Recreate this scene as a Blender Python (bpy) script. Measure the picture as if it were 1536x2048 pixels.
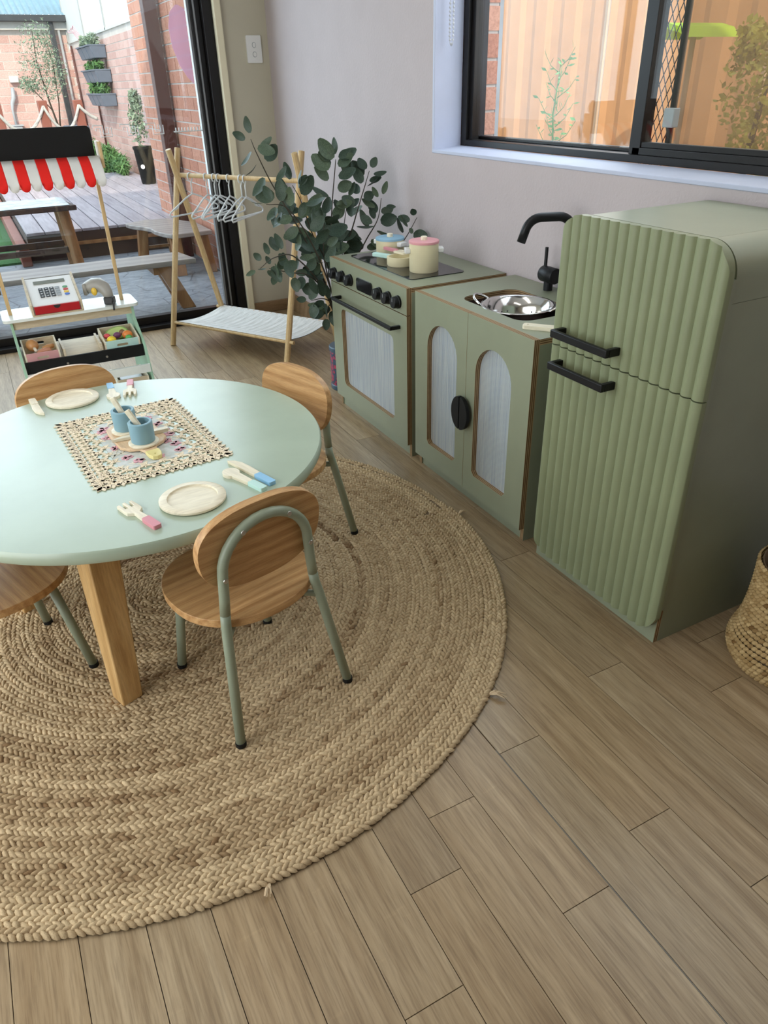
import bpy, bmesh, math, random
import numpy as np
from mathutils import Matrix, Vector, Euler
from mathutils.geometry import tessellate_polygon

for _o in list(bpy.data.objects):
    bpy.data.objects.remove(_o, do_unlink=True)
scene = bpy.context.scene
COL = scene.collection
PI = math.pi
rnd = random.Random(7)

# ---------------------------------------------------------------- camera, world, sun, window light, exposure
CAM_F, CAM_YAW, CAM_PITCH, CAM_ROLL, CAM_H = 1449.87, 0.4730, 0.5375, -0.0279, 1.1664
def _cam():
    cy, sy = math.cos(CAM_YAW), math.sin(CAM_YAW)
    f = Vector((sy*math.cos(CAM_PITCH), cy*math.cos(CAM_PITCH), -math.sin(CAM_PITCH)))
    r = Vector((cy, -sy, 0)); u = r.cross(f)
    r2 = math.cos(CAM_ROLL)*r + math.sin(CAM_ROLL)*u
    u2 = -math.sin(CAM_ROLL)*r + math.cos(CAM_ROLL)*u
    M = Matrix((r2, u2, -f)).transposed().to_4x4()
    M.translation = Vector((0, 0, CAM_H))
    cd = bpy.data.cameras.new('camera'); co = bpy.data.objects.new('camera', cd); COL.objects.link(co)
    co.matrix_world = M
    cd.sensor_fit = 'VERTICAL'; cd.sensor_height = 36.0; cd.lens = CAM_F/2048*36.0
    cd.clip_start = 0.05; cd.clip_end = 200
    scene.camera = co
_cam()

def area(name, loc, rot, sx, sy, power, col):
    l = bpy.data.lights.new(name, 'AREA'); l.shape = 'RECTANGLE'; l.size = sx; l.size_y = sy
    l.energy = power; l.color = col
    o = bpy.data.objects.new(name, l); COL.objects.link(o); o.location = loc; o.rotation_euler = rot
    return o

w = bpy.data.worlds.new('sky'); scene.world = w; w.use_nodes = True
bg = w.node_tree.nodes['Background']; bg.inputs[0].default_value = (0.76, 0.88, 1.0, 1); bg.inputs[1].default_value = 2.3
sun = bpy.data.lights.new('sun', 'SUN'); sun.energy = 3.2; sun.angle = 0.02; sun.color = (1.0, 0.86, 0.68)
so = bpy.data.objects.new('sun', sun); COL.objects.link(so)
so.rotation_euler = Vector((-0.30, -0.80, 0.50)).to_track_quat('Z', 'Y').to_euler()
# daylight entering through the tall glazed doors of the left side of the room
area('left_door_daylight', (-1.16, 1.35, 1.05), (0, -PI/2, 0), 2.0, 2.4, 23, (1.0, 0.96, 0.90))
# daylight through the back sliding door
area('back_door_daylight', (0.05, 4.32, 1.45), (-PI/2, 0, 0), 2.2, 1.7, 30, (0.70, 0.87, 1.0))
# daylight through the side window
area('side_window_daylight', (1.78, 1.45, 1.60), (0, math.radians(62), 0), 1.1, 2.0, 15, (0.80, 0.91, 1.0))
# weak fill light from two unseen ceiling lamps, added for exposure
area('ceiling_fill_light', (0.1, 1.6, 2.57), (0, 0, 0), 1.2, 0.3, 2, (1.0, 0.95, 0.86))
area('ceiling_fill_light', (0.1, 0.0, 2.57), (0, 0, 0), 1.2, 0.3, 1, (1.0, 0.95, 0.86))
vs = scene.view_settings
vs.view_transform = 'Standard'; vs.look = 'None'; vs.exposure = 0.20; vs.gamma = 1.0; vs.use_curve_mapping = False

# ---------------------------------------------------------------- materials
class NT:
    def __init__(s, name):
        s.m = bpy.data.materials.new(name); s.m.use_nodes = True
        s.t = s.m.node_tree; s.p = s.t.nodes['Principled BSDF']; s.out = s.t.nodes['Material Output']
    def n(s, typ, **kw):
        nd = s.t.nodes.new(typ)
        for k, v in kw.items():
            if k in nd.inputs: nd.inputs[k].default_value = v
            else: setattr(nd, k, v)
        return nd
    def l(s, a, b): s.t.links.new(a, b)
    def coords(s, scale=(1,1,1), which='Object', randomize=False, rot=(0,0,0)):
        tc = s.n('ShaderNodeTexCoord'); mp = s.n('ShaderNodeMapping')
        mp.inputs['Scale'].default_value = scale; mp.inputs['Rotation'].default_value = rot
        s.l(tc.outputs[which], mp.inputs['Vector'])
        if randomize:
            oi = s.n('ShaderNodeObjectInfo'); mu = s.n('ShaderNodeMath', operation='MULTIPLY'); mu.inputs[1].default_value = 37.0
            s.l(oi.outputs['Random'], mu.inputs[0]); s.l(mu.outputs[0], mp.inputs['Location'])
        return mp.outputs[0]
    def noise(s, vec, scale, detail=4, rough=.55):
        nz = s.n('ShaderNodeTexNoise'); nz.inputs['Scale'].default_value = scale; nz.inputs['Detail'].default_value = detail
        nz.inputs['Roughness'].default_value = rough; s.l(vec, nz.inputs['Vector']); return nz.outputs['Fac']
    def ramp(s, fac, stops):
        r = s.n('ShaderNodeValToRGB'); e = r.color_ramp.elements
        while len(e) < len(stops): e.new(0.5)
        for i, (p, c) in enumerate(stops):
            e[i].position = p; e[i].color = (c[0], c[1], c[2], 1)
        s.l(fac, r.inputs[0]); return r.outputs[0]
    def bump(s, h, strength=.2, dist=.002):
        b = s.n('ShaderNodeBump'); b.inputs['Strength'].default_value = strength; b.inputs['Distance'].default_value = dist
        s.l(h, b.inputs['Height']); s.l(b.outputs[0], s.p.inputs['Normal'])
    def mix(s, a, b, f, blend='MIX'):
        m = s.n('ShaderNodeMix', data_type='RGBA', blend_type=blend)
        for sock, v in ((m.inputs[0], f), (m.inputs[6], a), (m.inputs[7], b)):
            if hasattr(v, 'is_linked'): s.l(v, sock)
            else: sock.default_value = v if not isinstance(v, tuple) else (v[0], v[1], v[2], 1)
        return m.outputs[2]
    def set(s, col=None, rough=None, metal=None, spec=None):
        if col is not None:
            if hasattr(col, 'is_linked'): s.l(col, s.p.inputs['Base Color'])
            else: s.p.inputs['Base Color'].default_value = (col[0], col[1], col[2], 1)
        if rough is not None: s.p.inputs['Roughness'].default_value = rough
        if metal is not None: s.p.inputs['Metallic'].default_value = metal
        if spec is not None: s.p.inputs['Specular IOR Level'].default_value = spec
        return s

def plain(name, col, rough=.5, metal=0, spec=.5, var=.06, vscale=9, bump=0, bscale=300, bdist=.001):
    s = NT(name); v = s.coords()
    d = tuple(max(0, c*(1-var)) for c in col); e = tuple(min(1, c*(1+var)) for c in col)
    s.set(s.ramp(s.noise(v, vscale, 3), [(.35, d), (.65, e)]), rough, metal, spec)
    if bump: s.bump(s.noise(v, bscale, 2), bump, bdist)
    return s.m

def wood(name, dark, mid, light, axis=0, scale=6, stretch=9, rough=.45, bump=.08, spec=.4, rings=.5):
    s = NT(name); sc = [stretch]*3; sc[axis] = 1.0
    v = s.coords(tuple(sc), randomize=True)
    base = s.noise(v, scale, 6, .6)
    fine = s.noise(v, scale*5, 3, .6)
    wv = s.n('ShaderNodeTexWave', wave_type='RINGS', rings_direction='XYZ'[axis]); wv.inputs['Scale'].default_value = scale*.16
    wv.inputs['Distortion'].default_value = 5; wv.inputs['Detail'].default_value = 2; wv.inputs['Detail Scale'].default_value = .5
    s.l(v, wv.inputs['Vector'])
    c1 = s.ramp(base, [(.3, dark), (.5, mid), (.72, light)])
    c2 = s.mix(c1, s.ramp(wv.outputs['Fac'], [(.0, dark), (.5, mid), (1, light)]), rings)
    c3 = s.mix(c2, s.ramp(fine, [(.35, (.72,.70,.68)), (.6, (1,1,1))]), .55, 'MULTIPLY')
    s.set(c3, rough, 0, spec); s.bump(fine, bump, .001)
    return s.m

M = {}
SAGE = (.255, .278, .190)
M['sage'] = plain('sage_laminate', SAGE, .36, spec=.5, var=.03, bump=.05, bscale=600)
M['sage_table'] = plain('sage_table_laminate', (.395, .470, .362), .27, spec=.75, var=.03, bump=.05, bscale=500)
M['sage_metal'] = plain('sage_powder_coat', (.285, .325, .235), .38, spec=.5, var=.03)
M['fridge'] = plain('fridge_sage_paint', (.228, .254, .143), .42, spec=.4, var=.03)
def ply():
    s = NT('plywood_edge'); v = s.coords()
    sep = s.n('ShaderNodeSeparateXYZ'); s.l(v, sep.inputs[0])
    m = s.n('ShaderNodeMath', operation='MULTIPLY'); m.inputs[1].default_value = 2*PI/.0055; s.l(sep.outputs['Z'], m.inputs[0])
    sn = s.n('ShaderNodeMath', operation='SINE'); s.l(m.outputs[0], sn.inputs[0])
    mr = s.n('ShaderNodeMapRange'); mr.inputs['From Min'].default_value = -1; s.l(sn.outputs[0], mr.inputs['Value'])
    c = s.ramp(mr.outputs[0], [(.25, (.13, .070, .032)), (.55, (.36, .23, .11)), (.9, (.47, .33, .18))])
    s.set(s.mix(c, s.ramp(s.noise(v, 60, 3), [(.3, (.7,.7,.7)), (.7, (1,1,1))]), .5, 'MULTIPLY'), .6, 0, .2)
    return s.m
M['ply'] = ply()
M['black'] = plain('black_metal', (.007, .007, .008), .42, spec=.3)
M['matte_black'] = plain('matte_black_paint', (.007, .007, .007), .6, spec=.25)
M['black_glass'] = plain('black_cooktop_glass', (.012, .012, .013), .06, spec=.6)
M['aluminium'] = plain('black_aluminium', (.009, .008, .008), .35, spec=.35)
M['steel'] = plain('stainless_steel', (.78, .77, .76), .13, metal=1)
M['taupe'] = plain('taupe_paint', (.20, .175, .155), .8)
M['glint_grey'] = plain('stile_glint_grey', (.30, .31, .32), .45, metal=.6)
M['screw'] = plain('zinc_screw', (.5, .49, .46), .35, metal=1)
M['oak'] = wood('oak_veneer', (.38, .185, .065), (.575, .325, .135), (.70, .43, .20), axis=0, scale=6, stretch=17, rings=.35, rough=.4)
M['table_leg'] = wood('table_leg_timber', (.44, .245, .085), (.60, .365, .145), (.72, .48, .22), axis=2, scale=5, stretch=11, rings=.3)
M['pine'] = wood('pine_timber', (.56, .37, .17), (.68, .48, .24), (.74, .55, .30), axis=2, scale=5, stretch=10, rings=.25)
M['pale'] = wood('pale_birch', (.76, .67, .49), (.85, .77, .59), (.89, .82, .65), axis=0, scale=4, stretch=7, rings=.15)
M['plywood_face'] = wood('plywood_face', (.55, .45, .30), (.64, .54, .38), (.70, .60, .43), axis=0, scale=4, stretch=7, rings=.15)
M['beech'] = wood('beech_board', (.66, .44, .25), (.74, .53, .33), (.79, .59, .39), axis=1, scale=5, stretch=8, rings=.2)
def jute(name, dark, mid, light):
    s = NT(name); a = s.n('ShaderNodeAttribute', attribute_name='tint'); v = s.coords((1,1,1))
    c = s.ramp(a.outputs['Fac'], [(.0, dark), (.22, mid), (.75, light), (1, tuple(min(1, k*1.12) for k in light))])
    f = s.noise(v, 420, 3)
    s.set(s.mix(c, s.ramp(f, [(.3, (.68,.66,.62)), (.62, (1,1,1))]), .7, 'MULTIPLY'), .85, 0, .15)
    s.bump(f, .5, .001); return s.m
M['jute'] = jute('braided_jute', (.24, .145, .072), (.415, .292, .165), (.575, .432, .262))
M['jute_grey'] = jute('braided_jute_basket', (.19, .105, .038), (.36, .235, .10), (.52, .37, .18))
M['jute_back'] = plain('jute_backing', (.17, .115, .065), .9)
def floor_mat():
    s = NT('vinyl_oak_plank'); v = s.coords((28, 1.5, 28), randomize=True)
    oi = s.n('ShaderNodeObjectInfo')
    a = s.noise(v, 1.6, 6, .62); b = s.noise(v, 9, 3, .6)
    c = s.ramp(a, [(.28, (.275, .188, .104)), (.5, (.385, .284, .172)), (.72, (.49, .378, .245))])
    t = s.ramp(oi.outputs['Random'], [(0, (.84, .81, .77)), (.35, (1.0, .95, .87)), (.7, (.94, .93, .90)), (1, (1.06, 1.02, .96))])
    c = s.mix(c, t, 1.0, 'MULTIPLY')
    c = s.mix(c, s.ramp(b, [(.32, (.60, .57, .54)), (.56, (1, 1, 1))]), .7, 'MULTIPLY')
    w2 = s.noise(s.coords((3, 14, 3), randomize=True), 4, 3, .5)
    c = s.mix(c, s.ramp(w2, [(.66, (1,1,1)), (.72, (1.22, 1.22, 1.2)), (.76, (1,1,1))]), .35, 'MULTIPLY')
    s.set(c, .33, 0, .5); s.bump(b, .08, .001); return s.m
M['floor'] = floor_mat()
M['floor_gap'] = plain('plank_joint', (.09, .065, .045), .8)
M['wall'] = plain('lilac_grey_paint', (.495, .432, .438), .75, spec=.2, var=.015, bump=.35, bscale=90, bdist=.004)
M['cream'] = plain('cream_paint', (.54, .50, .39), .7, spec=.25, var=.015)
M['cream_trim'] = plain('cream_gloss_trim', (.80, .73, .53), .4, var=.02)
M['white_paint'] = plain('white_paint', (.80, .80, .82), .5, var=.01)
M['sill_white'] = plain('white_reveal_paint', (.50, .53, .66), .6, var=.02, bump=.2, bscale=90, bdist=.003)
M['white_plastic'] = plain('white_plastic', (.80, .80, .78), .35, var=.01)
M['hanger'] = plain('white_hanger_plastic', (.72, .75, .75), .3, var=.01)
M['skirting'] = wood('timber_vinyl_skirting', (.20, .12, .06), (.30, .19, .10), (.36, .24, .14), axis=0, scale=4, stretch=8)
def glass(name, tint, fac_lo, rough=.0, fmin=.04):
    s = NT(name); tr = s.n('ShaderNodeBsdfTransparent'); tr.inputs[0].default_value = (*tint, 1)
    gl = s.n('ShaderNodeBsdfGlossy'); gl.inputs['Roughness'].default_value = rough
    lg = s.n('ShaderNodeLayerWeight'); lg.inputs['Blend'].default_value = .5
    pw = s.n('ShaderNodeMath', operation='POWER'); pw.inputs[1].default_value = 5.0; s.l(lg.outputs['Facing'], pw.inputs[0])
    lw = s.n('ShaderNodeMath', operation='MULTIPLY_ADD'); lw.inputs[1].default_value = .6; lw.inputs[2].default_value = .035; s.l(pw.outputs[0], lw.inputs[0])
    mx = s.n('ShaderNodeMixShader'); s.l(lw.outputs[0], mx.inputs[0]); s.l(tr.outputs[0], mx.inputs[1]); s.l(gl.outputs[0], mx.inputs[2])
    s.l(mx.outputs[0], s.out.inputs['Surface']); return s.m
M['glass'] = glass('clear_glass', (.97, .985, .98), 0)
def reeded():
    s = NT('reeded_acrylic'); v = s.coords()
    sep = s.n('ShaderNodeSeparateXYZ'); s.l(v, sep.inputs[0])
    m = s.n('ShaderNodeMath', operation='MULTIPLY'); m.inputs[1].default_value = 2*PI/.0046; s.l(sep.outputs['X'], m.inputs[0])
    sn = s.n('ShaderNodeMath', operation='SINE'); s.l(m.outputs[0], sn.inputs[0])
    st = s.noise(s.coords((150, 4, 1)), 1.0, 3)  # blue-white streaks put reflected daylight into the pane colour
    s.set(s.ramp(st, [(.3, (.56, .68, .82)), (.7, (.86, .96, 1.0))]), .16, 0, .9); s.p.inputs['Metallic'].default_value = .45
    s.bump(sn.outputs[0], .6, .0014); return s.m
M['reeded'] = reeded()
def striped_fabric():
    s = NT('cotton_canvas'); v = s.coords((160, 8, 160)); f = s.noise(v, 1.0, 3)
    s.set(s.ramp(f, [(.3, (.66, .66, .63)), (.6, (.84, .83, .80))]), .9, 0, .1); s.bump(f, .6, .004); return s.m
M['canvas'] = striped_fabric()
M['red'] = plain('red_cloth', (.80, .022, .016), .7, spec=.2); M['white_cloth'] = plain('white_cloth', (.76, .74, .70), .8, spec=.2)
M['red_paint'] = plain('red_wood_paint', (.42, .008, .014), .45)
M['mint'] = plain('mint_paint', (.33, .52, .37), .45); M['mint_lt'] = plain('pale_mint_paint', (.50, .72, .66), .45)
M['counter_white'] = plain('counter_white_laminate', (.74, .78, .74), .25)
M['pink'] = plain('pink_paint', (.66, .26, .30), .45); M['pink_box'] = plain('dusty_pink_paint', (.62, .32, .32), .5)
M['blue'] = plain('blue_paint', (.26, .50, .72), .45); M['cup_blue'] = plain('cup_blue_paint', (.225, .385, .455), .5)
M['lid_blue'] = plain('lid_blue_paint', (.27, .46, .60), .5); M['lid_pink'] = plain('lid_pink_paint', (.72, .33, .35), .5)
M['yellow'] = plain('yellow_paint', (.80, .70, .30), .5)
M['pot_cream'] = plain('cream_wood', (.74, .66, .43), .5)
M['screen'] = plain('lcd_screen', (.19, .20, .16), .2); M['key_black'] = plain('key_black', (.03, .03, .03), .4); M['key_grey'] = plain('key_grey', (.32, .34, .35), .4)
M['key_white'] = plain('key_mark_white', (.75, .75, .75), .4)
for k, c in dict(btn_green=(.10,.32,.14), btn_red=(.55,.06,.05), btn_yellow=(.85,.55,.06), btn_blue=(.06,.16,.55), scanner=(.36,.34,.30), brown=(.52,.25,.09), sausage=(.60,.27,.16), bone=(.80,.72,.58), avocado=(.22,.40,.08), avo_flesh=(.45,.58,.18), seed=(.25,.11,.05), strawberry=(.70,.08,.10), lemon=(.90,.66,.04), orange=(.80,.24,.05), pepper=(.10,.40,.10), aubergine=(.16,.05,.12)).items():
    M[k] = plain('toy_'+k, c, .35)
def leaf(name, a, b):
    s = NT(name); v = s.coords(randomize=True); oi = s.n('ShaderNodeObjectInfo')
    c = s.mix(s.ramp(s.noise(v, 25, 3), [(.35, a), (.7, b)]), s.ramp(oi.outputs['Random'], [(0, (.65,.75,.75)), (.55, (1,1,1)), (1, (1.5,1.45,1.2))]), 1.0, 'MULTIPLY')
    s.set(c, .5, 0, .35); return s.m
M['euc'] = leaf('eucalyptus_leaf', (.040, .064, .044), (.092, .128, .088))
M['stem'] = plain('plant_stem', (.045, .035, .022), .7)
M['tin_blue'] = plain('tin_blue_band', (.05, .09, .13), .4)
def tin():
    s = NT('patterned_tin'); v = s.coords((1,1,1)); vo = s.n('ShaderNodeTexVoronoi'); vo.inputs['Scale'].default_value = 55; s.l(v, vo.inputs['Vector'])
    s.set(s.ramp(vo.outputs['Distance'], [(.1, (.50,.04,.08)), (.45, (.32,.05,.10)), (.55, (.04,.05,.09)), (.9, (.05,.09,.14))]), .45); return s.m
M['tin'] = tin()
# outdoor
def brick(name, cols):
    s = NT(name); oi = s.n('ShaderNodeObjectInfo'); v = s.coords(randomize=True)
    a = s.n('ShaderNodeAttribute', attribute_name='tint'); ad = s.n('ShaderNodeMath', operation='ADD'); s.l(oi.outputs['Random'], ad.inputs[0]); s.l(a.outputs['Fac'], ad.inputs[1])
    fr = s.n('ShaderNodeMath', operation='FRACT'); s.l(ad.outputs[0], fr.inputs[0])
    c = s.ramp(fr.outputs[0], [(0, cols[0]), (.5, cols[1]), (1, cols[2])]); f = s.noise(v, 90, 4, .65)
    s.set(s.mix(c, s.ramp(f, [(.3, (.62,.55,.52)), (.6, (1,1,1))]), .75, 'MULTIPLY'), .85, 0, .2); s.bump(f, .6, .004); return s.m
M['brick'] = brick('red_brick', [(.54,.25,.175), (.64,.32,.225), (.70,.38,.275)])
M['brick_pale'] = brick('pale_red_brick', [(.58,.38,.34), (.66,.45,.405), (.72,.52,.47)])
M['mortar'] = plain('mortar', (.60, .56, .52), .9, bump=.3, bscale=200)
M['post_brown'] = plain('brown_post_paint', (.10, .038, .030), .5)
def deckm():
    s = NT('weathered_deck'); v = s.coords((12, 1, 12), randomize=True); oi = s.n('ShaderNodeObjectInfo')
    c = s.mix(s.ramp(s.noise(v, 3, 5), [(.3, (.31,.285,.315)), (.7, (.46,.43,.47))]), s.ramp(oi.outputs['Random'], [(0, (.8,.78,.8)), (.7, (1,1,1)), (1, (1.1,1.0,.95))]), 1, 'MULTIPLY')
    s.set(c, .55, 0, .4); return s.m
M['deck'] = deckm()
M['deck_dark'] = plain('deck_riser_timber', (.055, .028, .022), .6)
M['bench'] = wood('weathered_bench_top', (.25, .22, .21), (.36, .32, .30), (.45, .41, .38), axis=0, scale=3, stretch=10, rough=.4)
M['bench_leg'] = wood('bench_leg_timber', (.22, .095, .035), (.34, .165, .065), (.42, .22, .095), axis=2, scale=3, stretch=8)
M['post_red'] = plain('red_timber_post', (.27, .09, .06), .6); M['rope'] = plain('grey_rope', (.50, .49, .45), .9, bump=.5, bscale=80, bdist=.01)
def stone():
    s = NT('stamped_stone_path'); v = s.coords((1, 1.5, 1)); vo = s.n('ShaderNodeTexVoronoi', feature='DISTANCE_TO_EDGE'); vo.inputs['Scale'].default_value = 3.2; s.l(v, vo.inputs['Vector'])
    f = s.noise(v, 14, 6, .7)
    c = s.mix(s.ramp(f, [(.3, (.17,.20,.235)), (.7, (.36,.40,.45))]), s.ramp(vo.outputs['Distance'], [(.0, (.35,.35,.35)), (.02, (1,1,1))]), 1, 'MULTIPLY')
    s.set(c, .45, 0, .5); s.bump(f, .5, .02); return s.m
M['stone'] = stone()
M['turf'] = plain('artificial_turf', (.035, .14, .03), .9, var=.4, vscale=60, bump=.6, bscale=300, bdist=.01)
M['grass_bed'] = plain('planting_leaf', (.10, .22, .07), .6, var=.4, vscale=30)
M['olive'] = plain('olive_leaf', (.22, .30, .21), .6, var=.35, vscale=8)
M['planter'] = plain('slate_planter_plastic', (.13, .165, .215), .5)
M['panel'] = plain('pale_steel_sheet', (.66, .70, .68), .5, var=.02); M['panel_trim'] = plain('sheet_trim', (.40, .42, .42), .5)
M['roof'] = plain('blue_steel_roof', (.20, .33, .42), .45, var=.05); M['gutter'] = plain('charcoal_gutter', (.045, .05, .055), .4)
M['fascia'] = plain('fascia_board', (.56, .56, .54), .6); M['grey_plastic'] = plain('grey_conduit', (.42, .45, .48), .4)
M['fence'] = plain('tan_steel_fence', (.80, .45, .23), .55, var=.04)
M['fence_trim'] = plain('fence_post_steel', (.60, .46, .34), .5)
M['green_cloth'] = plain('lime_shade_cloth', (.45, .72, .05), .6); M['weed'] = plain('weed_leaf', (.14, .34, .08), .6, var=.3, vscale=40); M['ytree'] = plain('sunlit_leaf', (.50, .48, .08), .6, var=.4, vscale=8)
M['concrete'] = plain('grey_concrete', (.36, .35, .33), .85, bump=.3, bscale=60)
def film():
    s = NT('pink_sticker_film'); tr = s.n('ShaderNodeBsdfTransparent'); tr.inputs[0].default_value = (1.0, .86, .95, 1)
    s.set((.86, .66, .80), .4); mx = s.n('ShaderNodeMixShader'); mx.inputs[0].default_value = .45
    s.l(tr.outputs[0], mx.inputs[1]); s.l(s.p.outputs[0], mx.inputs[2]); s.l(mx.outputs[0], s.out.inputs['Surface']); return s.m
M['sticker_pink'] = film(); M['sticker_white'] = plain('frosted_film', (.74, .76, .76), .6); M['tape_blue'] = plain('blue_film', (.12, .38, .60), .5)
M['cloth_print'] = None
def cloth():
    s = NT('embroidered_net'); v = s.coords(); vo = s.n('ShaderNodeTexVoronoi'); vo.inputs['Scale'].default_value = 22; s.l(v, vo.inputs['Vector'])
    f = s.noise(v, 60, 3)
    s.set(s.mix(s.ramp(f, [(.4, (.50,.56,.54)), (.6, (.66,.70,.70))]), (.66,.62,.52), .25), .8); s.bump(f, .4, .002); return s.m
M['cloth_print'] = cloth()
M['lace'] = plain('cream_lace', (.84, .71, .52), .8, var=.06, vscale=60, bump=.4, bscale=500)
M['flower_pink'] = plain('pink_embroidery', (.70, .38, .42), .8, var=.25, vscale=80); M['flower_cream'] = plain('cream_embroidery', (.74, .70, .58), .8)
M['tuft'] = plain('frayed_jute', (.58, .44, .28), .9)
M['bead'] = plain('blind_chain_bead', (.55, .56, .60), .3)
M['fill_lamp_glow'] = None
def emit(name, col, st):
    s = NT(name); s.p.inputs['Emission Color'].default_value = (*col, 1); s.p.inputs['Emission Strength'].default_value = st; s.set((.9,.9,.9)); return s.m
M['fill_lamp_glow'] = emit('added_lamp_glow', (1, .95, .86), 1.5)  # glow of the added ceiling fill lamps
M['ceiling'] = plain('white_ceiling', (.55, .55, .54), .8, var=.01)
M['clear_plastic'] = plain('grey_clear_plastic', (.33, .34, .33), .2)

# ---------------------------------------------------------------- geometry helpers
class MB:
    """collects vertices and faces of one part"""
    def __init__(s): s.v = []; s.f = []; s.mi = []; s.cur = 0
    def add(s, vs, fs, M=None):
        b = len(s.v)
        s.v += [tuple(M @ Vector(p)) if M else tuple(p) for p in vs]
        for f in fs: s.f.append(tuple(b+i for i in f)); s.mi.append(s.cur)
        return s
    def box(s, lo, hi, M=None):
        x0,y0,z0 = lo; x1,y1,z1 = hi
        return s.add([(x0,y0,z0),(x1,y0,z0),(x1,y1,z0),(x0,y1,z0),(x0,y0,z1),(x1,y0,z1),(x1,y1,z1),(x0,y1,z1)],
                     [(0,3,2,1),(4,5,6,7),(0,1,5,4),(1,2,6,5),(2,3,7,6),(3,0,4,7)], M)
    def tube(s, pts, r, n=10, closed=False, cap=True):
        pts = [Vector(p) for p in pts]; N = len(pts); rs = r if isinstance(r, (list, tuple)) else [r]*N
        vs = []; prev = None
        for i, p in enumerate(pts):
            if closed: t = pts[(i+1) % N]-pts[i-1]
            else: t = (pts[min(i+1, N-1)]-pts[max(i-1, 0)])
            t.normalize()
            if prev is None:
                a = Vector((0,0,1)) if abs(t.z) < .9 else Vector((1,0,0)); u = t.cross(a).normalized()
            else:
                u = prev-t*prev.dot(t); u = u.normalized() if u.length > 1e-6 else t.orthogonal().normalized()
            prev = u; w_ = t.cross(u)
            for k in range(n):
                a = 2*PI*k/n; vs.append(p+rs[i]*(math.cos(a)*u+math.sin(a)*w_))
        fs = []
        for i in range(N if closed else N-1):
            j = (i+1) % N
            for k in range(n):
                fs.append((i*n+k, i*n+(k+1) % n, j*n+(k+1) % n, j*n+k))
        if cap and not closed: fs += [tuple(range(n-1,-1,-1)), tuple((N-1)*n+k for k in range(n))]
        return s.add(vs, fs)
    def lathe(s, prof, n=40, M=None, cap=True):
        vs = []; fs = []
        for r, z in prof:
            for k in range(n):
                a = 2*PI*k/n; vs.append((r*math.cos(a), r*math.sin(a), z))
        for i in range(len(prof)-1):
            for k in range(n): fs.append((i*n+k, i*n+(k+1) % n, (i+1)*n+(k+1) % n, (i+1)*n+k))
        if cap:
            if prof[0][0] > 1e-6: fs.append(tuple(range(n-1,-1,-1)))
            if prof[-1][0] > 1e-6: fs.append(tuple((len(prof)-1)*n+k for k in range(n)))
        return s.add(vs, fs, M)
    def prism(s, outline, z0, z1, holes=(), M=None, edge=None):
        """outline in local xy, extruded along local z; edge = material index of the side faces"""
        loops = [list(outline)]+[list(h) for h in holes]
        tri = tessellate_polygon([[Vector((x, y, 0)) for x, y in L] for L in loops])
        flat = [p for L in loops for p in L]; n = len(flat)
        vs = [(x, y, z0) for x, y in flat]+[(x, y, z1) for x, y in flat]; fs = []
        for t in tri:
            a, b, c = t
            ar = (flat[b][0]-flat[a][0])*(flat[c][1]-flat[a][1])-(flat[b][1]-flat[a][1])*(flat[c][0]-flat[a][0])
            if ar < 0: b, c = c, b
            fs.append((c, b, a)); fs.append((n+a, n+b, n+c))
        s.add(vs, fs, M); base = len(s.v)-2*n; keep = s.cur
        if edge is not None: s.cur = edge
        o = 0
        for li, L in enumerate(loops):
            m = len(L); area_ = sum(L[i][0]*L[(i+1) % m][1]-L[(i+1) % m][0]*L[i][1] for i in range(m))
            for i in range(m):
                a = base+o+i; b = base+o+(i+1) % m
                q = (a, b, b+n, a+n) if (area_ > 0) == (li == 0) else (b, a, a+n, b+n)
                s.f.append(q); s.mi.append(s.cur)
            o += m
        s.cur = keep
        return s
    def build(s, name, mats, parent=None, loc=(0,0,0), rot=(0,0,0), smooth=False, bevel=0, seg=2, world=False):
        me = bpy.data.meshes.new(name); vs = s.v
        if world and parent is not None:
            L = parent.location
            vs = [(x-L.x, y-L.y, z-L.z) for x, y, z in vs]
        me.from_pydata(vs, [], s.f)
        mats = mats if isinstance(mats, (list, tuple)) else [mats]
        for m in mats: me.materials.append(M[m] if isinstance(m, str) else m)
        if len(mats) > 1: me.polygons.foreach_set('material_index', s.mi)
        me.update()
        o = bpy.data.objects.new(name, me); COL.objects.link(o)
        o.location = loc; o.rotation_euler = rot
        if parent is not None: o.parent = parent
        if smooth:
            me.polygons.foreach_set('use_smooth', [True]*len(me.polygons))
            if smooth != 'all':
                try: me.set_sharp_from_angle(angle=math.radians(38))
                except Exception: pass
        if bevel:
            b = o.modifiers.new('bevel', 'BEVEL'); b.width = bevel; b.segments = seg; b.limit_method = 'ANGLE'; b.angle_limit = math.radians(40)
            me.polygons.foreach_set('use_smooth', [True]*len(me.polygons))
            try: me.set_sharp_from_angle(angle=math.radians(40))
            except Exception: pass
        return o
def tag(o, label, cat, group=None, kind=None):
    o['label'] = label; o['category'] = cat
    if group: o['group'] = group
    if kind: o['kind'] = kind
    return o
def thing(name, label, cat, loc=(0,0,0), rz=0, group=None):
    o = bpy.data.objects.new(name, None); COL.objects.link(o); o.location = loc; o.rotation_euler = (0, 0, rz)
    o.empty_display_size = .05
    return tag(o, label, cat, group)
def struct(o): o['kind'] = 'structure'; return o
def dup(o, loc=None, rz=None, label=None, parent=None):
    c = o.copy(); COL.objects.link(c)
    if parent is not None: c.parent = parent
    if loc is not None: c.location = loc
    if rz is not None: c.rotation_euler = (0, 0, rz)
    if label: c['label'] = label
    for ch in list(o.children): dup(ch, parent=c)
    return c
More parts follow.
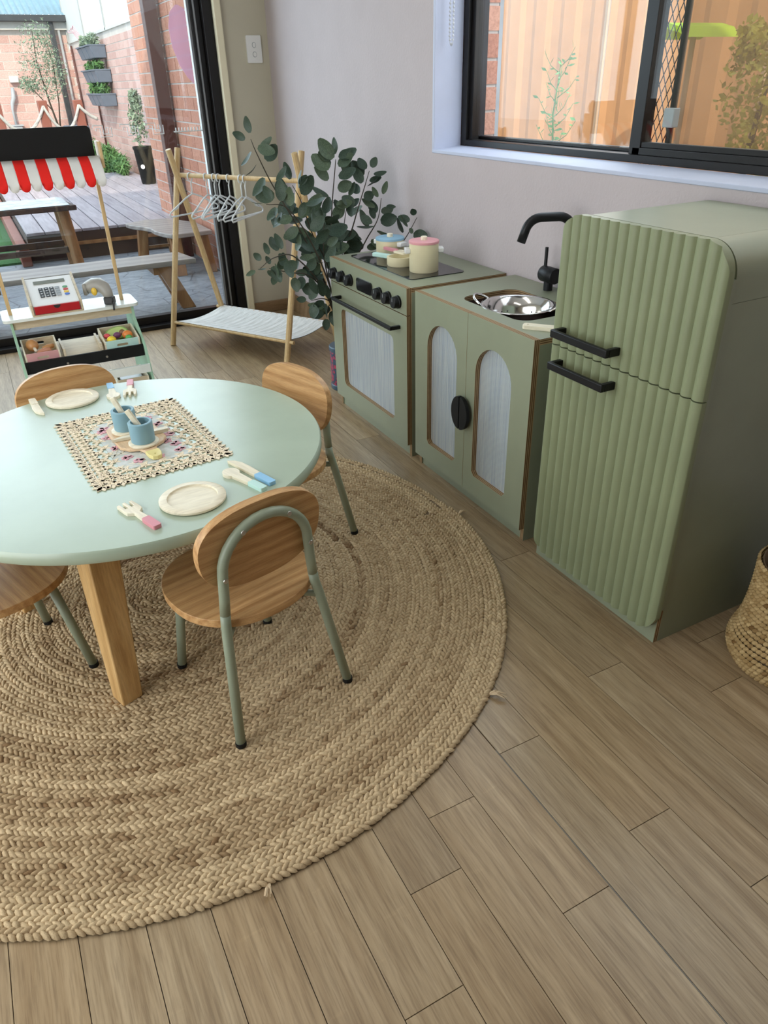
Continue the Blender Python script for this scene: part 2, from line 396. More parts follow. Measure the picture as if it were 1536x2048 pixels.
def inst(name, me_obj, parent, loc, rot=(0,0,0), sc=(1,1,1)):
    o = bpy.data.objects.new(name, me_obj.data if hasattr(me_obj, 'data') else me_obj); COL.objects.link(o); o.parent = parent
    o.location = loc; o.rotation_euler = rot; o.scale = sc; return o
def rrect(w_, h_, r, n=6, cx=0, cy=0):
    out = []
    for (sx, sy, a0) in ((1,1,0), (-1,1,PI/2), (-1,-1,PI), (1,-1,3*PI/2)):
        for k in range(n+1):
            a = a0+PI/2*k/n; out.append((cx+sx*(w_/2-r)+r*math.cos(a), cy+sy*(h_/2-r)+r*math.sin(a)))
    return out
def ell(a, b, n=40, p=2.0, cx=0, cy=0):
    out = []
    for k in range(n):
        t = 2*PI*k/n; c, s_ = math.cos(t), math.sin(t)
        out.append((cx+a*math.copysign(abs(c)**(2/p), c), cy+b*math.copysign(abs(s_)**(2/p), s_)))
    return out
def xf(loc=(0,0,0), rot=(0,0,0)): return Matrix.Translation(loc) @ Euler(rot).to_matrix().to_4x4()
# local x -> world y(-), local y -> world z, local z -> world -x : a panel facing the room on the right-hand wall
def wallM(x, y, z): 
    m = Matrix(((0,0,-1,x),(-1,0,0,y),(0,1,0,z),(0,0,0,1))); return m
def place(o, Mx, parent=None):
    if parent is not None: o.parent = parent; o.matrix_parent_inverse = Matrix(); Mx = Matrix.Translation(-Vector(parent.location)) @ Mx
    o.matrix_basis = Mx; return o
def sphere(mb, c, rx, ry=None, rz=None, n=14, m=9, Mx=None):
    ry = rx if ry is None else ry; rz = rx if rz is None else rz
    vs = []; fs = []
    for i in range(m+1):
        t = PI*i/m
        for k in range(n): vs.append((c[0]+rx*math.sin(t)*math.cos(2*PI*k/n), c[1]+ry*math.sin(t)*math.sin(2*PI*k/n), c[2]+rz*math.cos(t)))
    for i in range(m):
        for k in range(n): fs.append((i*n+k, (i+1)*n+k, (i+1)*n+(k+1) % n, i*n+(k+1) % n))
    return mb.add(vs, fs, Mx)
def np_mesh(name, V, F, mat, parent=None, tint=None, smooth=True):
    """V (n,3), F (m,3) triangles"""
    me = bpy.data.meshes.new(name); V = np.asarray(V, np.float32); F = np.asarray(F, np.int32)
    me.vertices.add(len(V)); me.vertices.foreach_set('co', V.ravel())
    me.loops.add(F.size); me.loops.foreach_set('vertex_index', F.ravel())
    me.polygons.add(len(F)); me.polygons.foreach_set('loop_start', np.arange(0, F.size, 3, dtype=np.int32))
    me.polygons.foreach_set('loop_total', np.full(len(F), 3, np.int32))
    me.update(calc_edges=True); me.validate()
    if smooth: me.polygons.foreach_set('use_smooth', np.ones(len(F), bool))
    if tint is not None:
        at = me.attributes.new('tint', 'FLOAT', 'POINT'); at.data.foreach_set('value', np.asarray(tint, np.float32))
    me.materials.append(M[mat]); o = bpy.data.objects.new(name, me); COL.objects.link(o)
    if parent is not None: o.parent = parent
    return o
_k = np.arange(8)*2*PI/8
LOBE_V = np.concatenate([np.c_[np.cos(_k), np.sin(_k), np.zeros(8)], np.c_[.72*np.cos(_k), .72*np.sin(_k), np.full(8, .7)], [[0,0,1.0]]])
LOBE_F = np.array([t for k in range(8) for t in ((k, (k+1) % 8, 8+(k+1) % 8), (k, 8+(k+1) % 8, 8+k), (8+k, 8+(k+1) % 8, 16))])
def lobes(C, T, N, L, W, H):
    """half-ellipsoid strands: centre, long direction, normal, half length, half width, height (arrays)"""
    C, T, N = map(np.asarray, (C, T, N)); B = np.cross(N, T)
    V = C[:,None,:]+LOBE_V[None,:,0:1]*(T*L[:,None])[:,None,:]+LOBE_V[None,:,1:2]*(B*W[:,None])[:,None,:]+LOBE_V[None,:,2:3]*(N*H[:,None])[:,None,:]
    F = LOBE_F[None]+17*np.arange(len(C))[:,None,None]
    return V.reshape(-1, 3), F.reshape(-1, 3)

# ================================================================ the room
WX, WY = 1.534, 4.145           # faces of the right-hand wall and the back wall
fl = struct(MB().box((-1.2, -1.8, -.12), (WX, 4.145, -.004)).build('floor', 'floor_gap'))
M['seam'] = plain('worn_seam', (.20, .18, .15), .6)
PW = .1003
JOINTS = {-1: .474, 1: .534, 0: .788, -2: .73, 3: .869, 5: .703, -3: .62, 2: .36, 4: .42}
for i in range(-16, 9):
    x0 = .648+PW*i; x1 = min(x0+PW, WX)
    j = JOINTS.get(i, rnd.uniform(.1, .95)); ys = [-.4]
    y = j-.92*3
    while y < 4.14:
        if y > -.35: ys.append(y)
        y += .92
    ys.append(4.14)
    if len(ys) > 2 and ys[-1]-ys[-2] < .12: ys.pop(-2)
    for a, b in zip(ys, ys[1:]):
        L = b-a; wd = x1-x0
        g = .0007; gr = .0022 if i == -1 and a < .8 else g
        MB().box((-wd/2+g, -L/2+g, -.004), (wd/2-gr, L/2-g, 0)).build('floor_plank', 'floor', fl, ((x0+x1)/2, (a+b)/2, 0))
MB().box((.6462, -.35, -.004), (.6476, .80, .0004)).build('floor_seam', 'seam', fl)

# right wall with the window opening y .30 - 2.528, z .943 - 2.10
WO0, WO1, WZ0, WZ1 = .30, 2.528, .943, 2.10
wr = MB()
wr.box((WX, -1.8, -.1), (1.65, WO0, 2.6)).box((WX, WO0, -.1), (1.65, WO1, WZ0)).box((WX, WO0, WZ1), (1.65, WO1, 2.6)).box((WX, WO1, -.1), (1.65, 4.3, 2.6))
wr = struct(wr.build('wall_right', 'wall'))
wb = struct(MB().box((1.285, WY, -.1), (WX, 4.30, 2.6)).box((-1.2, WY, 2.15), (1.285, 4.30, 2.6)).build('wall_back', 'cream'))
struct(MB().box((-1.2, -1.95, -.1), (1.65, -1.8, 2.6)).build('wall_front', 'taupe'))
wl = MB().box((-1.35, -1.8, -.1), (-1.2, .1, 2.6)).box((-1.35, .1, 2.1), (-1.2, 2.6, 2.6)).box((-1.35, 2.6, -.1), (-1.2, 4.3, 2.6))
wl.box((-1.30, 1.33, -.1), (-1.25, 1.37, 2.1))
struct(wl.build('wall_left', 'cream'))
w2 = struct(bpy.data.objects.new('window_2', None)); COL.objects.link(w2); w2.location = (-1.28, 1.35, 0)
for lo, hi in (((-1.31, .1, 0), (-1.25, .15, 2.1)), ((-1.31, 2.55, 0), (-1.25, 2.6, 2.1)), ((-1.31, .15, 2.05), (-1.25, 2.55, 2.1)), ((-1.31, .15, 0), (-1.25, 2.55, .05))): MB().box(lo, hi).build('frame_bar', 'aluminium', w2, world=True)
for a, b in ((.15, 1.33), (1.37, 2.55)): MB().box((-1.283, a, .05), (-1.277, b, 2.05)).build('glass_pane', 'glass', w2, world=True)
struct(MB().box((-1.9, -2.2, 2.6), (1.80, 4.75, 2.78)).build('ceiling', 'ceiling'))
for yy in (1.6, 0.0):  # bodies of the unseen lamps added as fill light
    cl = thing('added_ceiling_lamp', 'added flat white fill lamp on the ceiling '+('above the round table' if yy > 1 else 'nearest the front wall'), 'lamp', (.1, yy, 2.6))
    MB().box((-.64, -.18, -.018), (.64, .18, 0)).build('housing', 'white_plastic', cl)
    MB().box((-.60, -.15, -.022), (.60, .15, -.018)).build('diffuser', 'fill_lamp_glow', cl)
struct(MB().box((1.522, 2.528, 0), (WX, 4.145, .098)).build('baseboard_right', 'skirting', bevel=.003))
struct(MB().box((1.285, 4.133, 0), (1.522, WY, .062)).build('baseboard_back', 'skirting', bevel=.003))

# light switch
sw = thing('light_switch', 'white two gang light switch plate on the cream wall beside the door', 'switch', (1.455, WY, 1.314))
MB().prism(rrect(.078, .118, .005), 0, .009).build('plate', 'white_plastic', sw, rot=(PI/2, 0, 0), bevel=.0015)
for dz in (.018, -.022):
    MB().prism(ell(.008, .010, 20), 0, .004).build('rocker', 'white_plastic', sw, (0, -.009, dz), (PI/2, 0, 0))
    MB().prism(ell(.0105, .0125, 20), 0, .001).build('rocker_ring', 'key_grey', sw, (0, -.0088, dz), (PI/2, 0, 0))

# sliding glass door in the back wall
dr = struct(bpy.data.objects.new('door_1', None)); COL.objects.link(dr); dr.location = (0, 4.2, 0)
GY = 4.21
def dpart(name, lo, hi, m, bevel=.002): return MB().box(lo, hi).build(name, m, dr, world=True, bevel=bevel)
dpart('door_jamb', (1.215, 4.15, 0), (1.262, 4.30, 2.15), 'aluminium')
dpart('door_stile', (1.165, 4.185, .055), (1.214, 4.235, 2.10), 'aluminium')
dpart('door_stile', (-.70, 4.185, .055), (-.64, 4.235, 2.10), 'aluminium')
dpart('door_track', (-1.2, 4.13, -.06), (1.262, 4.32, .022), 'aluminium')
dpart('bottom_rail', (-1.2, 4.185, .022), (1.214, 4.235, .062), 'aluminium')
dpart('door_head', (-1.2, 4.15, 2.10), (1.262, 4.30, 2.15), 'aluminium')
dpart('glint_strip', (1.178, 4.178, .06), (1.186, 4.186, 2.10), 'glint_grey', 0)  # grey strips modelled in place of bright reflections on the stile
dpart('glint_strip', (1.152, 4.195, .06), (1.1645, 4.225, 2.10), 'glint_grey', 0)
dpart('glass_pane', (-.64, 4.207, .06), (1.152, 4.213, 2.10), 'glass', 0)
dpart('glass_pane', (-1.2, 4.207, .06), (-.70, 4.213, 2.10), 'glass', 0)
struct(MB().box((1.262, 4.115, .0), (1.300, 4.148, 2.2)).build('trim_1', 'cream_trim', bevel=.006))
# frosted key-pattern band on the glass
zb = .985
for k, x in enumerate((.55, .66, .79, .915)):
    s = MB(); w_ = .042
    P = [(-w_, .012), (-w_, .022), (w_*.0, .022), (0, -.016), (w_*.5, -.016), (w_*.5, .012), (w_*.25, .012), (w_*.25, .0)]
    P2 = [(w_*.8, .012), (w_*.8, -.028), (-w_*.3, -.028), (-w_*.3, .010), (-w_*.7, .010), (-w_*.7, -.002)]
    for PP in (P, P2): s.tube([(px*1.15, 0, pz) for px, pz in PP], .0022, 6)
    o = s.build('glass_decal', 'sticker_white', loc=(x, 4.2045, zb)); o.parent = dr; o.location = Vector((x, 4.2045, zb))-dr.location
s = MB().tube([(x_, 0, 0) for x_ in (0, .15)], .003, 6)
for k in range(9): s.tube([(.012+.016*k, 0, 0), (.012+.016*k, 0, .018)], .003, 6)
o = s.build('glass_decal', 'sticker_white', dr); o.location = Vector((1.005, 4.2045, zb-.022))-dr.location
st = tag(MB().prism([(0,0),(-.03,.05),(-.055,.13),(-.06,.21),(-.045,.27),(-.012,.30),(.0,.30),(.03,.285),(.03,-.03)], 0, .001).build('window_sticker', 'sticker_pink', loc=(1.115, 4.2065, 1.20), rot=(PI/2, 0, 0)), 'pale pink rounded film sticker on the door glass near the black frame', 'sticker')

# window in the right-hand wall
wn = struct(bpy.data.objects.new('window_1', None)); COL.objects.link(wn); wn.location = (1.65, 1.4, .95)
def wpart(name, lo, hi, m, bevel=.0015): return MB().box(lo, hi).build(name, m, wn, world=True, bevel=bevel)
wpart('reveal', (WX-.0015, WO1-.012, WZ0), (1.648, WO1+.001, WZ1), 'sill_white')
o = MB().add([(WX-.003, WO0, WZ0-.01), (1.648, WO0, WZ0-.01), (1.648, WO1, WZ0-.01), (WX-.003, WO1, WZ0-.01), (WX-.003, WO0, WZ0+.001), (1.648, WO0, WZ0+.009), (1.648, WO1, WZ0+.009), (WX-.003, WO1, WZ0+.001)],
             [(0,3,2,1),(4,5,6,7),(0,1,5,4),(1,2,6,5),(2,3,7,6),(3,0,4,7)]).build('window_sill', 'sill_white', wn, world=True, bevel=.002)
wpart('frame_jamb', (1.648, 2.484, .952), (1.73, 2.516, 2.10), 'aluminium')
wpart('frame_jamb', (1.66, 2.462, .965), (1.69, 2.484, 2.10), 'aluminium')
wpart('frame_track', (1.648, WO0, .952), (1.73, 2.484, .972), 'aluminium')
wpart('frame_track', (1.652, WO0, .972), (1.672, 1.66, .990), 'aluminium')
wpart('frame_track', (1.70, WO0, .972), (1.716, 2.484, .984), 'aluminium')
wpart('frame_head', (1.648, WO0, 2.06), (1.73, 2.484, 2.10), 'aluminium')
wpart('meeting_stile', (1.652, 1.632, .972), (1.690, 1.672, 2.08), 'aluminium')
wpart('sash_stile', (1.700, 1.700, .972), (1.716, 1.716, 2.08), 'aluminium')
wpart('screen_stile', (1.716, 1.592, .975), (1.728, 1.607, 2.08), 'aluminium')
wpart('sash_rail', (1.655, WO0, .990), (1.672, 1.632, 1.004), 'aluminium')
wpart('glass_pane', (1.674, 1.672, .984), (1.678, 2.462, 2.08), 'glass', 0)
wpart('glass_pane', (1.660, WO0, 1.004), (1.664, 1.632, 2.08), 'glass', 0)
fs = NT('insect_screen'); tr = fs.n('ShaderNodeBsdfTransparent'); tr.inputs[0].default_value = (.97, .93, .88, 1); df = fs.n('ShaderNodeBsdfDiffuse'); df.inputs[0].default_value = (.40, .26, .17, 1)
mx = fs.n('ShaderNodeMixShader'); mx.inputs[0].default_value = .33; fs.l(tr.outputs[0], mx.inputs[1]); fs.l(df.outputs[0], mx.inputs[2]); fs.l(mx.outputs[0], fs.out.inputs['Surface']); M['screenmesh'] = fs.m
wpart('insect_screen', (1.7215, WO0, .984), (1.7225, 1.592, 2.08), 'screenmesh', 0)
s = MB()
for k in range(-2, 26):   # diamond security mesh
    z0 = .98+k*.045; pts = []
    for q in range(10): pts.append((1.72, 1.607+.0105*q, z0+(.0225 if q % 2 else 0)))
    s.tube(pts, .0018, 5)
    s.tube([(x_, y_, 2*z0-z_+.0) for x_, y_, z_ in pts], .0018, 5)
s.build('security_mesh', 'aluminium', wn, world=True)
MB().box((1.668, 1.545, 1.04), (1.690, 1.580, 1.085)).build('latch', 'key_grey', wn, world=True, bevel=.002)
# blind chain loop
s = MB()
for k in range(64):
    t = k/63; z_ = 1.62-.36*min(t*2, 2-t*2) if True else 0
    y_ = 2.490-(.0 if t < .5 else .022)
    if .47 < t < .53: y_ = 2.490-.022*(t-.47)/.06
    sphere(s, (1.575, y_, z_), .0042, n=6, m=4)
s.tube([(1.575, 2.490, 1.62), (1.575, 2.490, 1.275), (1.575, 2.486, 1.263), (1.575, 2.479, 1.259), (1.575, 2.472, 1.263), (1.575, 2.468, 1.275), (1.575, 2.468, 1.62)], .0012, 5)
tag(s.build('blind_chain', 'bead', smooth=True), 'beaded blind chain loop hanging in the corner of the window recess', 'chain')

# ================================================================ rug
RC, RR = (.177, 1.653), .907
rug = thing('braided_rug', 'large round natural jute rug braided in a spiral under the table', 'rug', (RC[0], RC[1], 0))
MB().lathe([(RR-.012, 0), (RR-.012, .006)], 96).build('rug_backing', 'jute_back', rug)
rs = np.random.RandomState(3)
RWD = .0205; turns = int(RR/RWD)
for k in range(turns):
    r_in = (k+.5)*RWD; per = 2*PI*max(r_in, .01); n = max(6, int(per/.0132))
    th = (np.arange(n)+rs.rand())*2*PI/n
    C_, T_, tint = [], [], []
    ph = rs.rand()*6; tone = .55+.06*math.sin(k*1.7)+.07*rs.randn()
    if k in (25, 31, 35, 38): tone -= .16
    patch = .10*np.sin(th*2+ph)+.07*np.sin(th*5+2*ph)-.30*np.exp(-((th-ph) % (2*PI)-.8)**2*6)*(rs.rand() < .5)
    wob = .0012*np.sin(th*9+ph)
    rr = r_in+RWD*(th/(2*PI)-.5)*(1 if k < turns-1 else .3)+wob
    for side in (-1, 1):
        off = side*RWD*.25; tt = th+(0 if side < 0 else PI/n)
        rad = np.c_[np.cos(tt), np.sin(tt), 0*tt]; tan = np.c_[-np.sin(tt), np.cos(tt), 0*tt]
        ang = np.radians(30+6*rs.randn(n))*side
        d = tan*np.cos(ang)[:,None]+rad*np.sin(ang)[:,None]
        C_.append(rad*(rr+off)[:,None]+np.array([0,0,.0045])); T_.append(d)
        tint.append(np.clip(tone+patch+.13*rs.randn(n), 0, 1))
    C_ = np.concatenate(C_); T_ = np.concatenate(T_); tint = np.concatenate(tint); m = len(C_)
    N_ = np.tile([0,0,1.], (m, 1))
    V, F = lobes(C_, T_, N_, .0125+.0015*rs.randn(m), .0056+.0006*rs.randn(m), .0068+.001*rs.randn(m))
    np_mesh('braid_turn', V, F, 'jute', rug, np.repeat(tint, 17))
# loose tufts at the edge
for a, L in ((-92, .02), (-53, .03), (-3, .025), (38, .02), (52, .028), (62, .02)):
    s = MB(); ar = math.radians(a); p0 = Vector((RR*math.cos(ar), RR*math.sin(ar), .006)); 
    for q in range(6):
        d = Vector((math.cos(ar+rnd.uniform(-.9, .9)), math.sin(ar+rnd.uniform(-.9, .9)), rnd.uniform(-.1, .3)))
        s.tube([p0, p0+d*L*.5+Vector((0,0,.006)), p0+d*L], [.003, .0022, .001], 5)
    s.build('frayed_tuft', 'tuft', rug)

# ================================================================ play kitchen along the right-hand wall
def panel(name, outline, t, Mx, parent, holes=(), mats=('sage', 'ply'), bevel=0, z0=0):
    """plywood panel: laminate on both faces, layered edge"""
    o = MB().prism(outline, z0, z0+t, holes, edge=1).build(name, list(mats), bevel=bevel)
    return place(o, Mx, parent)
def rect(x0, y0, x1, y1): return [(x0,y0),(x1,y0),(x1,y1),(x0,y1)]
PT = .015
TOPM = lambda z: Matrix(((1,0,0,0),(0,1,0,0),(0,0,1,z),(0,0,0,1)))                     # horizontal panel, world x,y
SIDEM = lambda y: Matrix(((1,0,0,0),(0,0,-1,y),(0,1,0,0),(0,0,0,1)))                   # panel in the x,z plane
def carcass(t, xf_, y0, y1, h, toe, topholes=(), back=True):
    panel('top', rect(xf_+.018, y0, WX-.004, y1), PT, TOPM(h-PT), t, topholes)
    for yy in (y0+PT, y1): panel('side_panel', rect(xf_+.018, 0, WX-.004, h-PT), PT, SIDEM(yy), t)
    panel('toe_kick', rect(-(y1-y0)/2+PT, 0, (y1-y0)/2-PT, .06), PT, wallM(xf_+toe+PT, (y0+y1)/2, 0), t)
    panel('back_panel', rect(-(y1-y0)/2+PT, .0, (y1-y0)/2-PT, h-PT), .006, wallM(WX-.006, (y0+y1)/2, 0), t)
    panel('shelf', rect(xf_+.03, y0+PT, WX-.02, y1-PT), .012, TOPM(.06), t, mats=('plywood_face', 'ply'))

# ---- oven
OX, OY0, OY1, OH = 1.144, 2.036, 2.630, .596; OC = (OY0+OY1)/2
ov = thing('play_oven', 'sage green play oven with black knobs and a frosted window door', 'play oven', (OX+.15, OC, 0))
carcass(ov, OX, OY0, OY1, OH, .022)
hw = (OY1-OY0)/2
panel('control_panel', rect(-hw, .510, hw, OH), .018, wallM(OX+.018, OC, 0), ov)
wy0, wy1, wz0, wz1 = 2.130, 2.548, .112, .418
hole = [(-(y-OC), z) for y, z in rrect(wy1-wy0, wz1-wz0, .022, 6, (wy0+wy1)/2, (wz0+wz1)/2)]
dro = panel('oven_door', rect(-hw, .048, hw, .507), .018, wallM(OX+.018, OC, 0), ov, [hole])
def under(o, part, Mx):
    """place o with world matrix Mx as child of part (part itself a child of an unrotated thing)"""
    pw = Matrix.Translation(part.parent.location) @ part.matrix_basis
    o.parent = part; o.matrix_basis = pw.inverted() @ Mx; return o
under(MB().prism([(-(y-OC), z) for y, z in rect(wy0-.02, wz0-.02, wy1+.02, wz1+.02)], 0, .004).build('window_pane', 'reeded'), dro, wallM(OX+.0205, OC, 0))
def bar_handle(name, part, x, y0, y1, z, th=.010, stand=.03, dz=.0):
    s = MB().box((x-stand-th, y0, z-th*.6), (x-stand, y1, z+th*.6))
    for yy in (y0, y1-.012): s.box((x-stand, yy, z-th*.6), (x, yy+.012, z+th*.6))
    o = s.build(name, 'black', bevel=.0015); return under(o, part, Matrix())
bar_handle('handle', dro, OX, 2.078, 2.550, .462)
for k, yy in enumerate((2.585, 2.517, 2.450, 2.222, 2.156, 2.090)):
    o = MB().lathe([(.021, 0), (.021, .007), (.0195, .008), (.0185, .022), (.017, .0235)], 28).build('knob', 'black', smooth=True)
    place(o, wallM(OX, yy, .543), ov)
    m = MB().box((-.0012, .003, .0232), (.0012, .014, .0245)); m = m.build('knob_mark', 'key_grey', o)
dsp = MB().prism(rrect(.118, .044, .012, 5), 0, .005).build('display', 'black_glass'); place(dsp, wallM(OX, OC+.003, .543), ov)
o = MB().prism(rrect(.47, .215, .018, 5), 0, .003).build('cooktop', 'black_glass'); place(o, Matrix.Translation((1.318, 2.358, OH)) @ Matrix.Rotation(PI/2, 4, 'Z'), ov)

# ---- pots on the oven
def pot(name, label, x, y, r, h, lid, rz):
    t = thing(name, label, 'toy pot', (x, y, OH+.003), rz, 'toy pans on the play oven')
    MB().lathe([(r*.96, 0), (r, .003), (r, h)], 40).build('body', 'pot_cream', t, smooth=True)
    ld = MB().lathe([(r*1.03, h), (r*1.03, h+.007), (r*.98, h+.009)], 40).build('lid', lid, t, smooth=True)
    MB().lathe([(.011, h+.009), (.011, h+.019), (.009, h+.021)], 20).build('lid_knob', 'pale', ld, smooth=True)
    for s_ in (-1, 1):
        MB().box((-.018, s_*r-(.004 if s_ > 0 else .016), h*.66), (.018, s_*r+(.016 if s_ > 0 else .004), h*.66+.016)).build('handle', 'white_plastic', t, bevel=.003)
    return t
pot('toy_saucepan', 'cream toy saucepan with a pink lid at the front of the cooktop', 1.312, 2.212, .050, .092, 'lid_pink', math.radians(65))
pot('toy_saucepan', 'cream toy saucepan with a blue lid at the back of the cooktop', 1.335, 2.498, .052, .058, 'lid_blue', math.radians(20))
pn = thing('toy_frying_pan', 'small cream toy frying pan with a mint green handle between the two saucepans', 'toy pan', (1.290, 2.338, OH+.003), math.radians(112), 'toy pans on the play oven')
MB().lathe([(.046, 0), (.048, .003), (.048, .030), (.041, .030), (.040, .008), (0, .008)], 36).build('body', 'pot_cream', pn, smooth=True)
MB().box((.044, -.010, .016), (.125, .010, .030)).build('handle', 'mint_lt', pn, bevel=.003)
spt = thing('toy_spatula', 'wooden slotted spatula with a pink handle resting on the toy frying pan', 'toy spatula', (1.31, 2.37, OH+.036), math.radians(100))
MB().prism(rrect(.058, .036, .006), 0, .006, [rrect(.04, .005, .002, 3, 0, .010), rrect(.04, .005, .002, 3, 0, 0), rrect(.04, .005, .002, 3, 0, -.010)]).build('blade', 'pale', spt, (-.005, 0, 0))
MB().prism(rrect(.075, .016, .005), 0, .009).build('handle', 'pink', spt, (.058, 0, 0), bevel=.002)

# ---- sink cabinet
SX, SY0, SY1, SH = 1.147, 1.3925, 1.9865, .600; SC = (SY0+SY1)/2
sk = thing('play_sink_cabinet', 'sage green play sink cabinet with two arched window doors', 'play sink', (SX+.15, SC, 0))
cut = rrect(.205, .310, .045, 8, 1.318, 1.690)
carcass(sk, SX, SY0, SY1, SH, .022, [cut])
def arch(cx, w_, z0, z1, n=14, r=.012):
    R = w_/2; pts = [(cx-R+r, z0), (cx+R-r, z0), (cx+R, z0+r)]
    for k in range(n+1): a = PI*k/n; pts.append((cx+R*math.cos(a), z1-R+R*math.sin(a)))
    pts.append((cx-R, z0+r)); return pts
for (a, b, wc, lab) in ((SC+.0008, SY1, 1.825, 1), (SY0, SC-.0008, 1.558, -1)):
    ar = [(-(y-SC), z) for y, z in arch(wc, .170, .110, .527)]
    ar = ar[::-1]
    d = panel('cabinet_door', rect(-(b-SC), .042, -(a-SC), SH), .018, wallM(SX+.018, SC, 0), sk, [ar])
    under(MB().prism([(-(y-SC), z) for y, z in rect(wc-.10, .09, wc+.10, .545)], 0, .004).build('window_pane', 'reeded'), d, wallM(SX+.0205, SC, 0))
    hp = [( -lab*.0025, .052), (-lab*.0025, -.052)]+[(-lab*(.0025+.040*math.sin(PI*k/16)), -.052*math.cos(PI*k/16)) for k in range(1, 16)]
    s = MB().prism(hp, .010, .022).prism([(x*.55-lab*.002, y*.55) for x, y in hp], 0, .010)
    under(s.build('half_moon_handle', 'matte_black', bevel=.0008), d, wallM(SX, SC, .302))
# basin below the cut-out
b = MB(); R_ = [(1.20, 1.535), (1.436, 1.535), (1.436, 1.845), (1.20, 1.845)]
b.box((1.196, 1.53, .484), (1.44, 1.85, .490)).box((1.196, 1.53, .490), (1.20, 1.85, .585)).box((1.436, 1.53, .490), (1.44, 1.85, .585)).box((1.2, 1.53, .490), (1.436, 1.534, .585)).box((1.2, 1.846, .490), (1.436, 1.85, .585))
b.build('basin', 'deck_dark', sk, world=True)
# colander
co = thing('colander', 'shiny stainless steel colander with loop handles sitting in the play sink', 'colander', (1.318, 1.688, .4905))
ci = MB().lathe([(.052, .0), (.058, .006), (.056, .012), (.075, .028), (.094, .070), (.101, .104), (.108, .107), (.108, .110), (.099, .1085), (.091, .072), (.073, .031), (.054, .0155), (0, .0145)], 56, cap=False).build('bowl', 'steel', co, smooth='all')
holes = MB()
for ring, (r, z, nn) in enumerate(((.0895, .066, 30), (.0845, .055, 30), (.080, .0455, 30), (.0745, .034, 24))):
    for k in range(nn):
        if (k // 3) % 2: continue
        a = 2*PI*(k+.5*(ring % 2))/nn; sphere(holes, ((r-.0018)*math.cos(a), (r-.0018)*math.sin(a), z), .0024, n=6, m=4)
holes.build('perforations', 'key_black', co)['kind'] = 'stuff'
for a in (math.radians(125), math.radians(-55)):
    d = Vector((math.cos(a), math.sin(a), 0)); e = Vector((-d.y, d.x, 0)); pts = []
    for k in range(15):
        t = PI*k/14; pts.append(d*(.100+.034*math.sin(t))+e*(.036*math.cos(t))+Vector((0,0,.105+.020*math.sin(t))))
    MB().tube(pts, .0038, 8).build('loop_handle', 'steel', co, smooth='all')
# tap set
tp = thing('play_tap', 'matte black gooseneck tap at the back of the play sink', 'tap', (1.485, 1.676, SH))
sp = MB(); pts = [(0,0,0), (0,0,.15)]
dv = Vector((-.93, .37, 0)).normalized()
for k in range(1, 8):
    a = PI/2*k/8; pts.append(tuple(dv*(.045-.045*math.cos(a))+Vector((0,0,.15+.045*math.sin(a)+.030))))
pts.append(tuple(dv*.045+Vector((0,0,.225)))); pts.append(tuple(dv*.095+Vector((0,0,.225))))
for k in range(1, 8):
    a = PI/2*k/8*.85; pts.append(tuple(dv*(.095+.045*math.sin(a))+Vector((0,0,.180+.045*math.cos(a)))))
pts.append(tuple(dv*.149+Vector((0,0,.160))))
sp.tube(pts, .0125, 16); sp.build('spout', 'black', tp, smooth='all')
MB().lathe([(.02, 0), (.02, .006), (.016, .008)], 24).build('base_flange', 'black', tp)
mx_ = thing('play_mixer_lever', 'matte black mixer with an upright pin lever behind the play sink', 'tap', (1.490, 1.768, SH-.012))
MB().lathe([(.014, 0), (.014, .05)], 20).build('pedestal', 'black', mx_)
MB().lathe([(.022, -.028), (.0235, -.026), (.0235, .030), (.022, .032)], 26).build('barrel', 'black', mx_, (0, 0, .058), (PI/2, 0, 0), smooth=True)
MB().tube([(0, .02, .078), (0, .020, .135)], .0052, 10).build('lever', 'black', mx_)
wsp = tag(MB().prism(rrect(.15, .026, .008), 0, .010, [ell(.003, .003, 12, cx=-.062)]).build('wooden_utensil_handle', 'pale', bevel=.002, loc=(1.236, 1.437, SH), rot=(0, 0, math.radians(-52))), 'pale wooden utensil handle lying at the corner of the play sink top', 'utensil')

# ---- fridge
FX, FY0, FY1, FH, FR = 1.173, .882, 1.326, .906, .062; FC = (FY0+FY1)/2
fr = thing('play_fridge', 'tall sage green play fridge with fluted doors and rounded corners', 'play fridge', (FX+.18, FC, 0))
BX = WX-.006
seam = .800
def yz(outline, name, x0, x1, m='fridge'):   # outline in (y,z), extruded along x
    Mx = Matrix(((0,0,1,0),(1,0,0,0),(0,1,0,0),(0,0,0,1)))
    o = MB().prism(outline, x0, x1).build(name, m, smooth=True); return place(o, Mx, fr)
T_ = .014
yz(rect(FY0, 0, FY0+T_, seam-.0008), 'side_panel', FX, BX, 'sage'); yz(rect(FY1-T_, 0, FY1, seam-.0008), 'side_panel', FX, BX, 'sage')
for s_ in (1, -1):
    yo = FY0 if s_ > 0 else FY1; out = [(yo, seam)]; inn = []
    for k in range(13):
        a = PI/2*k/12; out.append((yo+s_*(FR-FR*math.cos(a)), FH-FR+FR*math.sin(a))); inn.append((yo+s_*(FR-(FR-T_)*math.cos(a)), FH-FR+(FR-T_)*math.sin(a)))
    yz(out+inn[::-1]+[(yo+s_*T_, seam)], 'curved_cap', FX, BX, 'sage')
yz(rect(FY0+FR+.0006, FH-T_, FY1-FR-.0006, FH), 'top_panel', FX, BX, 'sage')
yz(rect(FY0+T_, .06, FY1-T_, FH-FR), 'inner_box', FX+.004, BX, 'sage')
o = panel('plinth', rect(-(FY1-FY0)/2+.002, 0, (FY1-FY0)/2-.0005, .115), .014, wallM(FX+.001, FC, 0), fr)
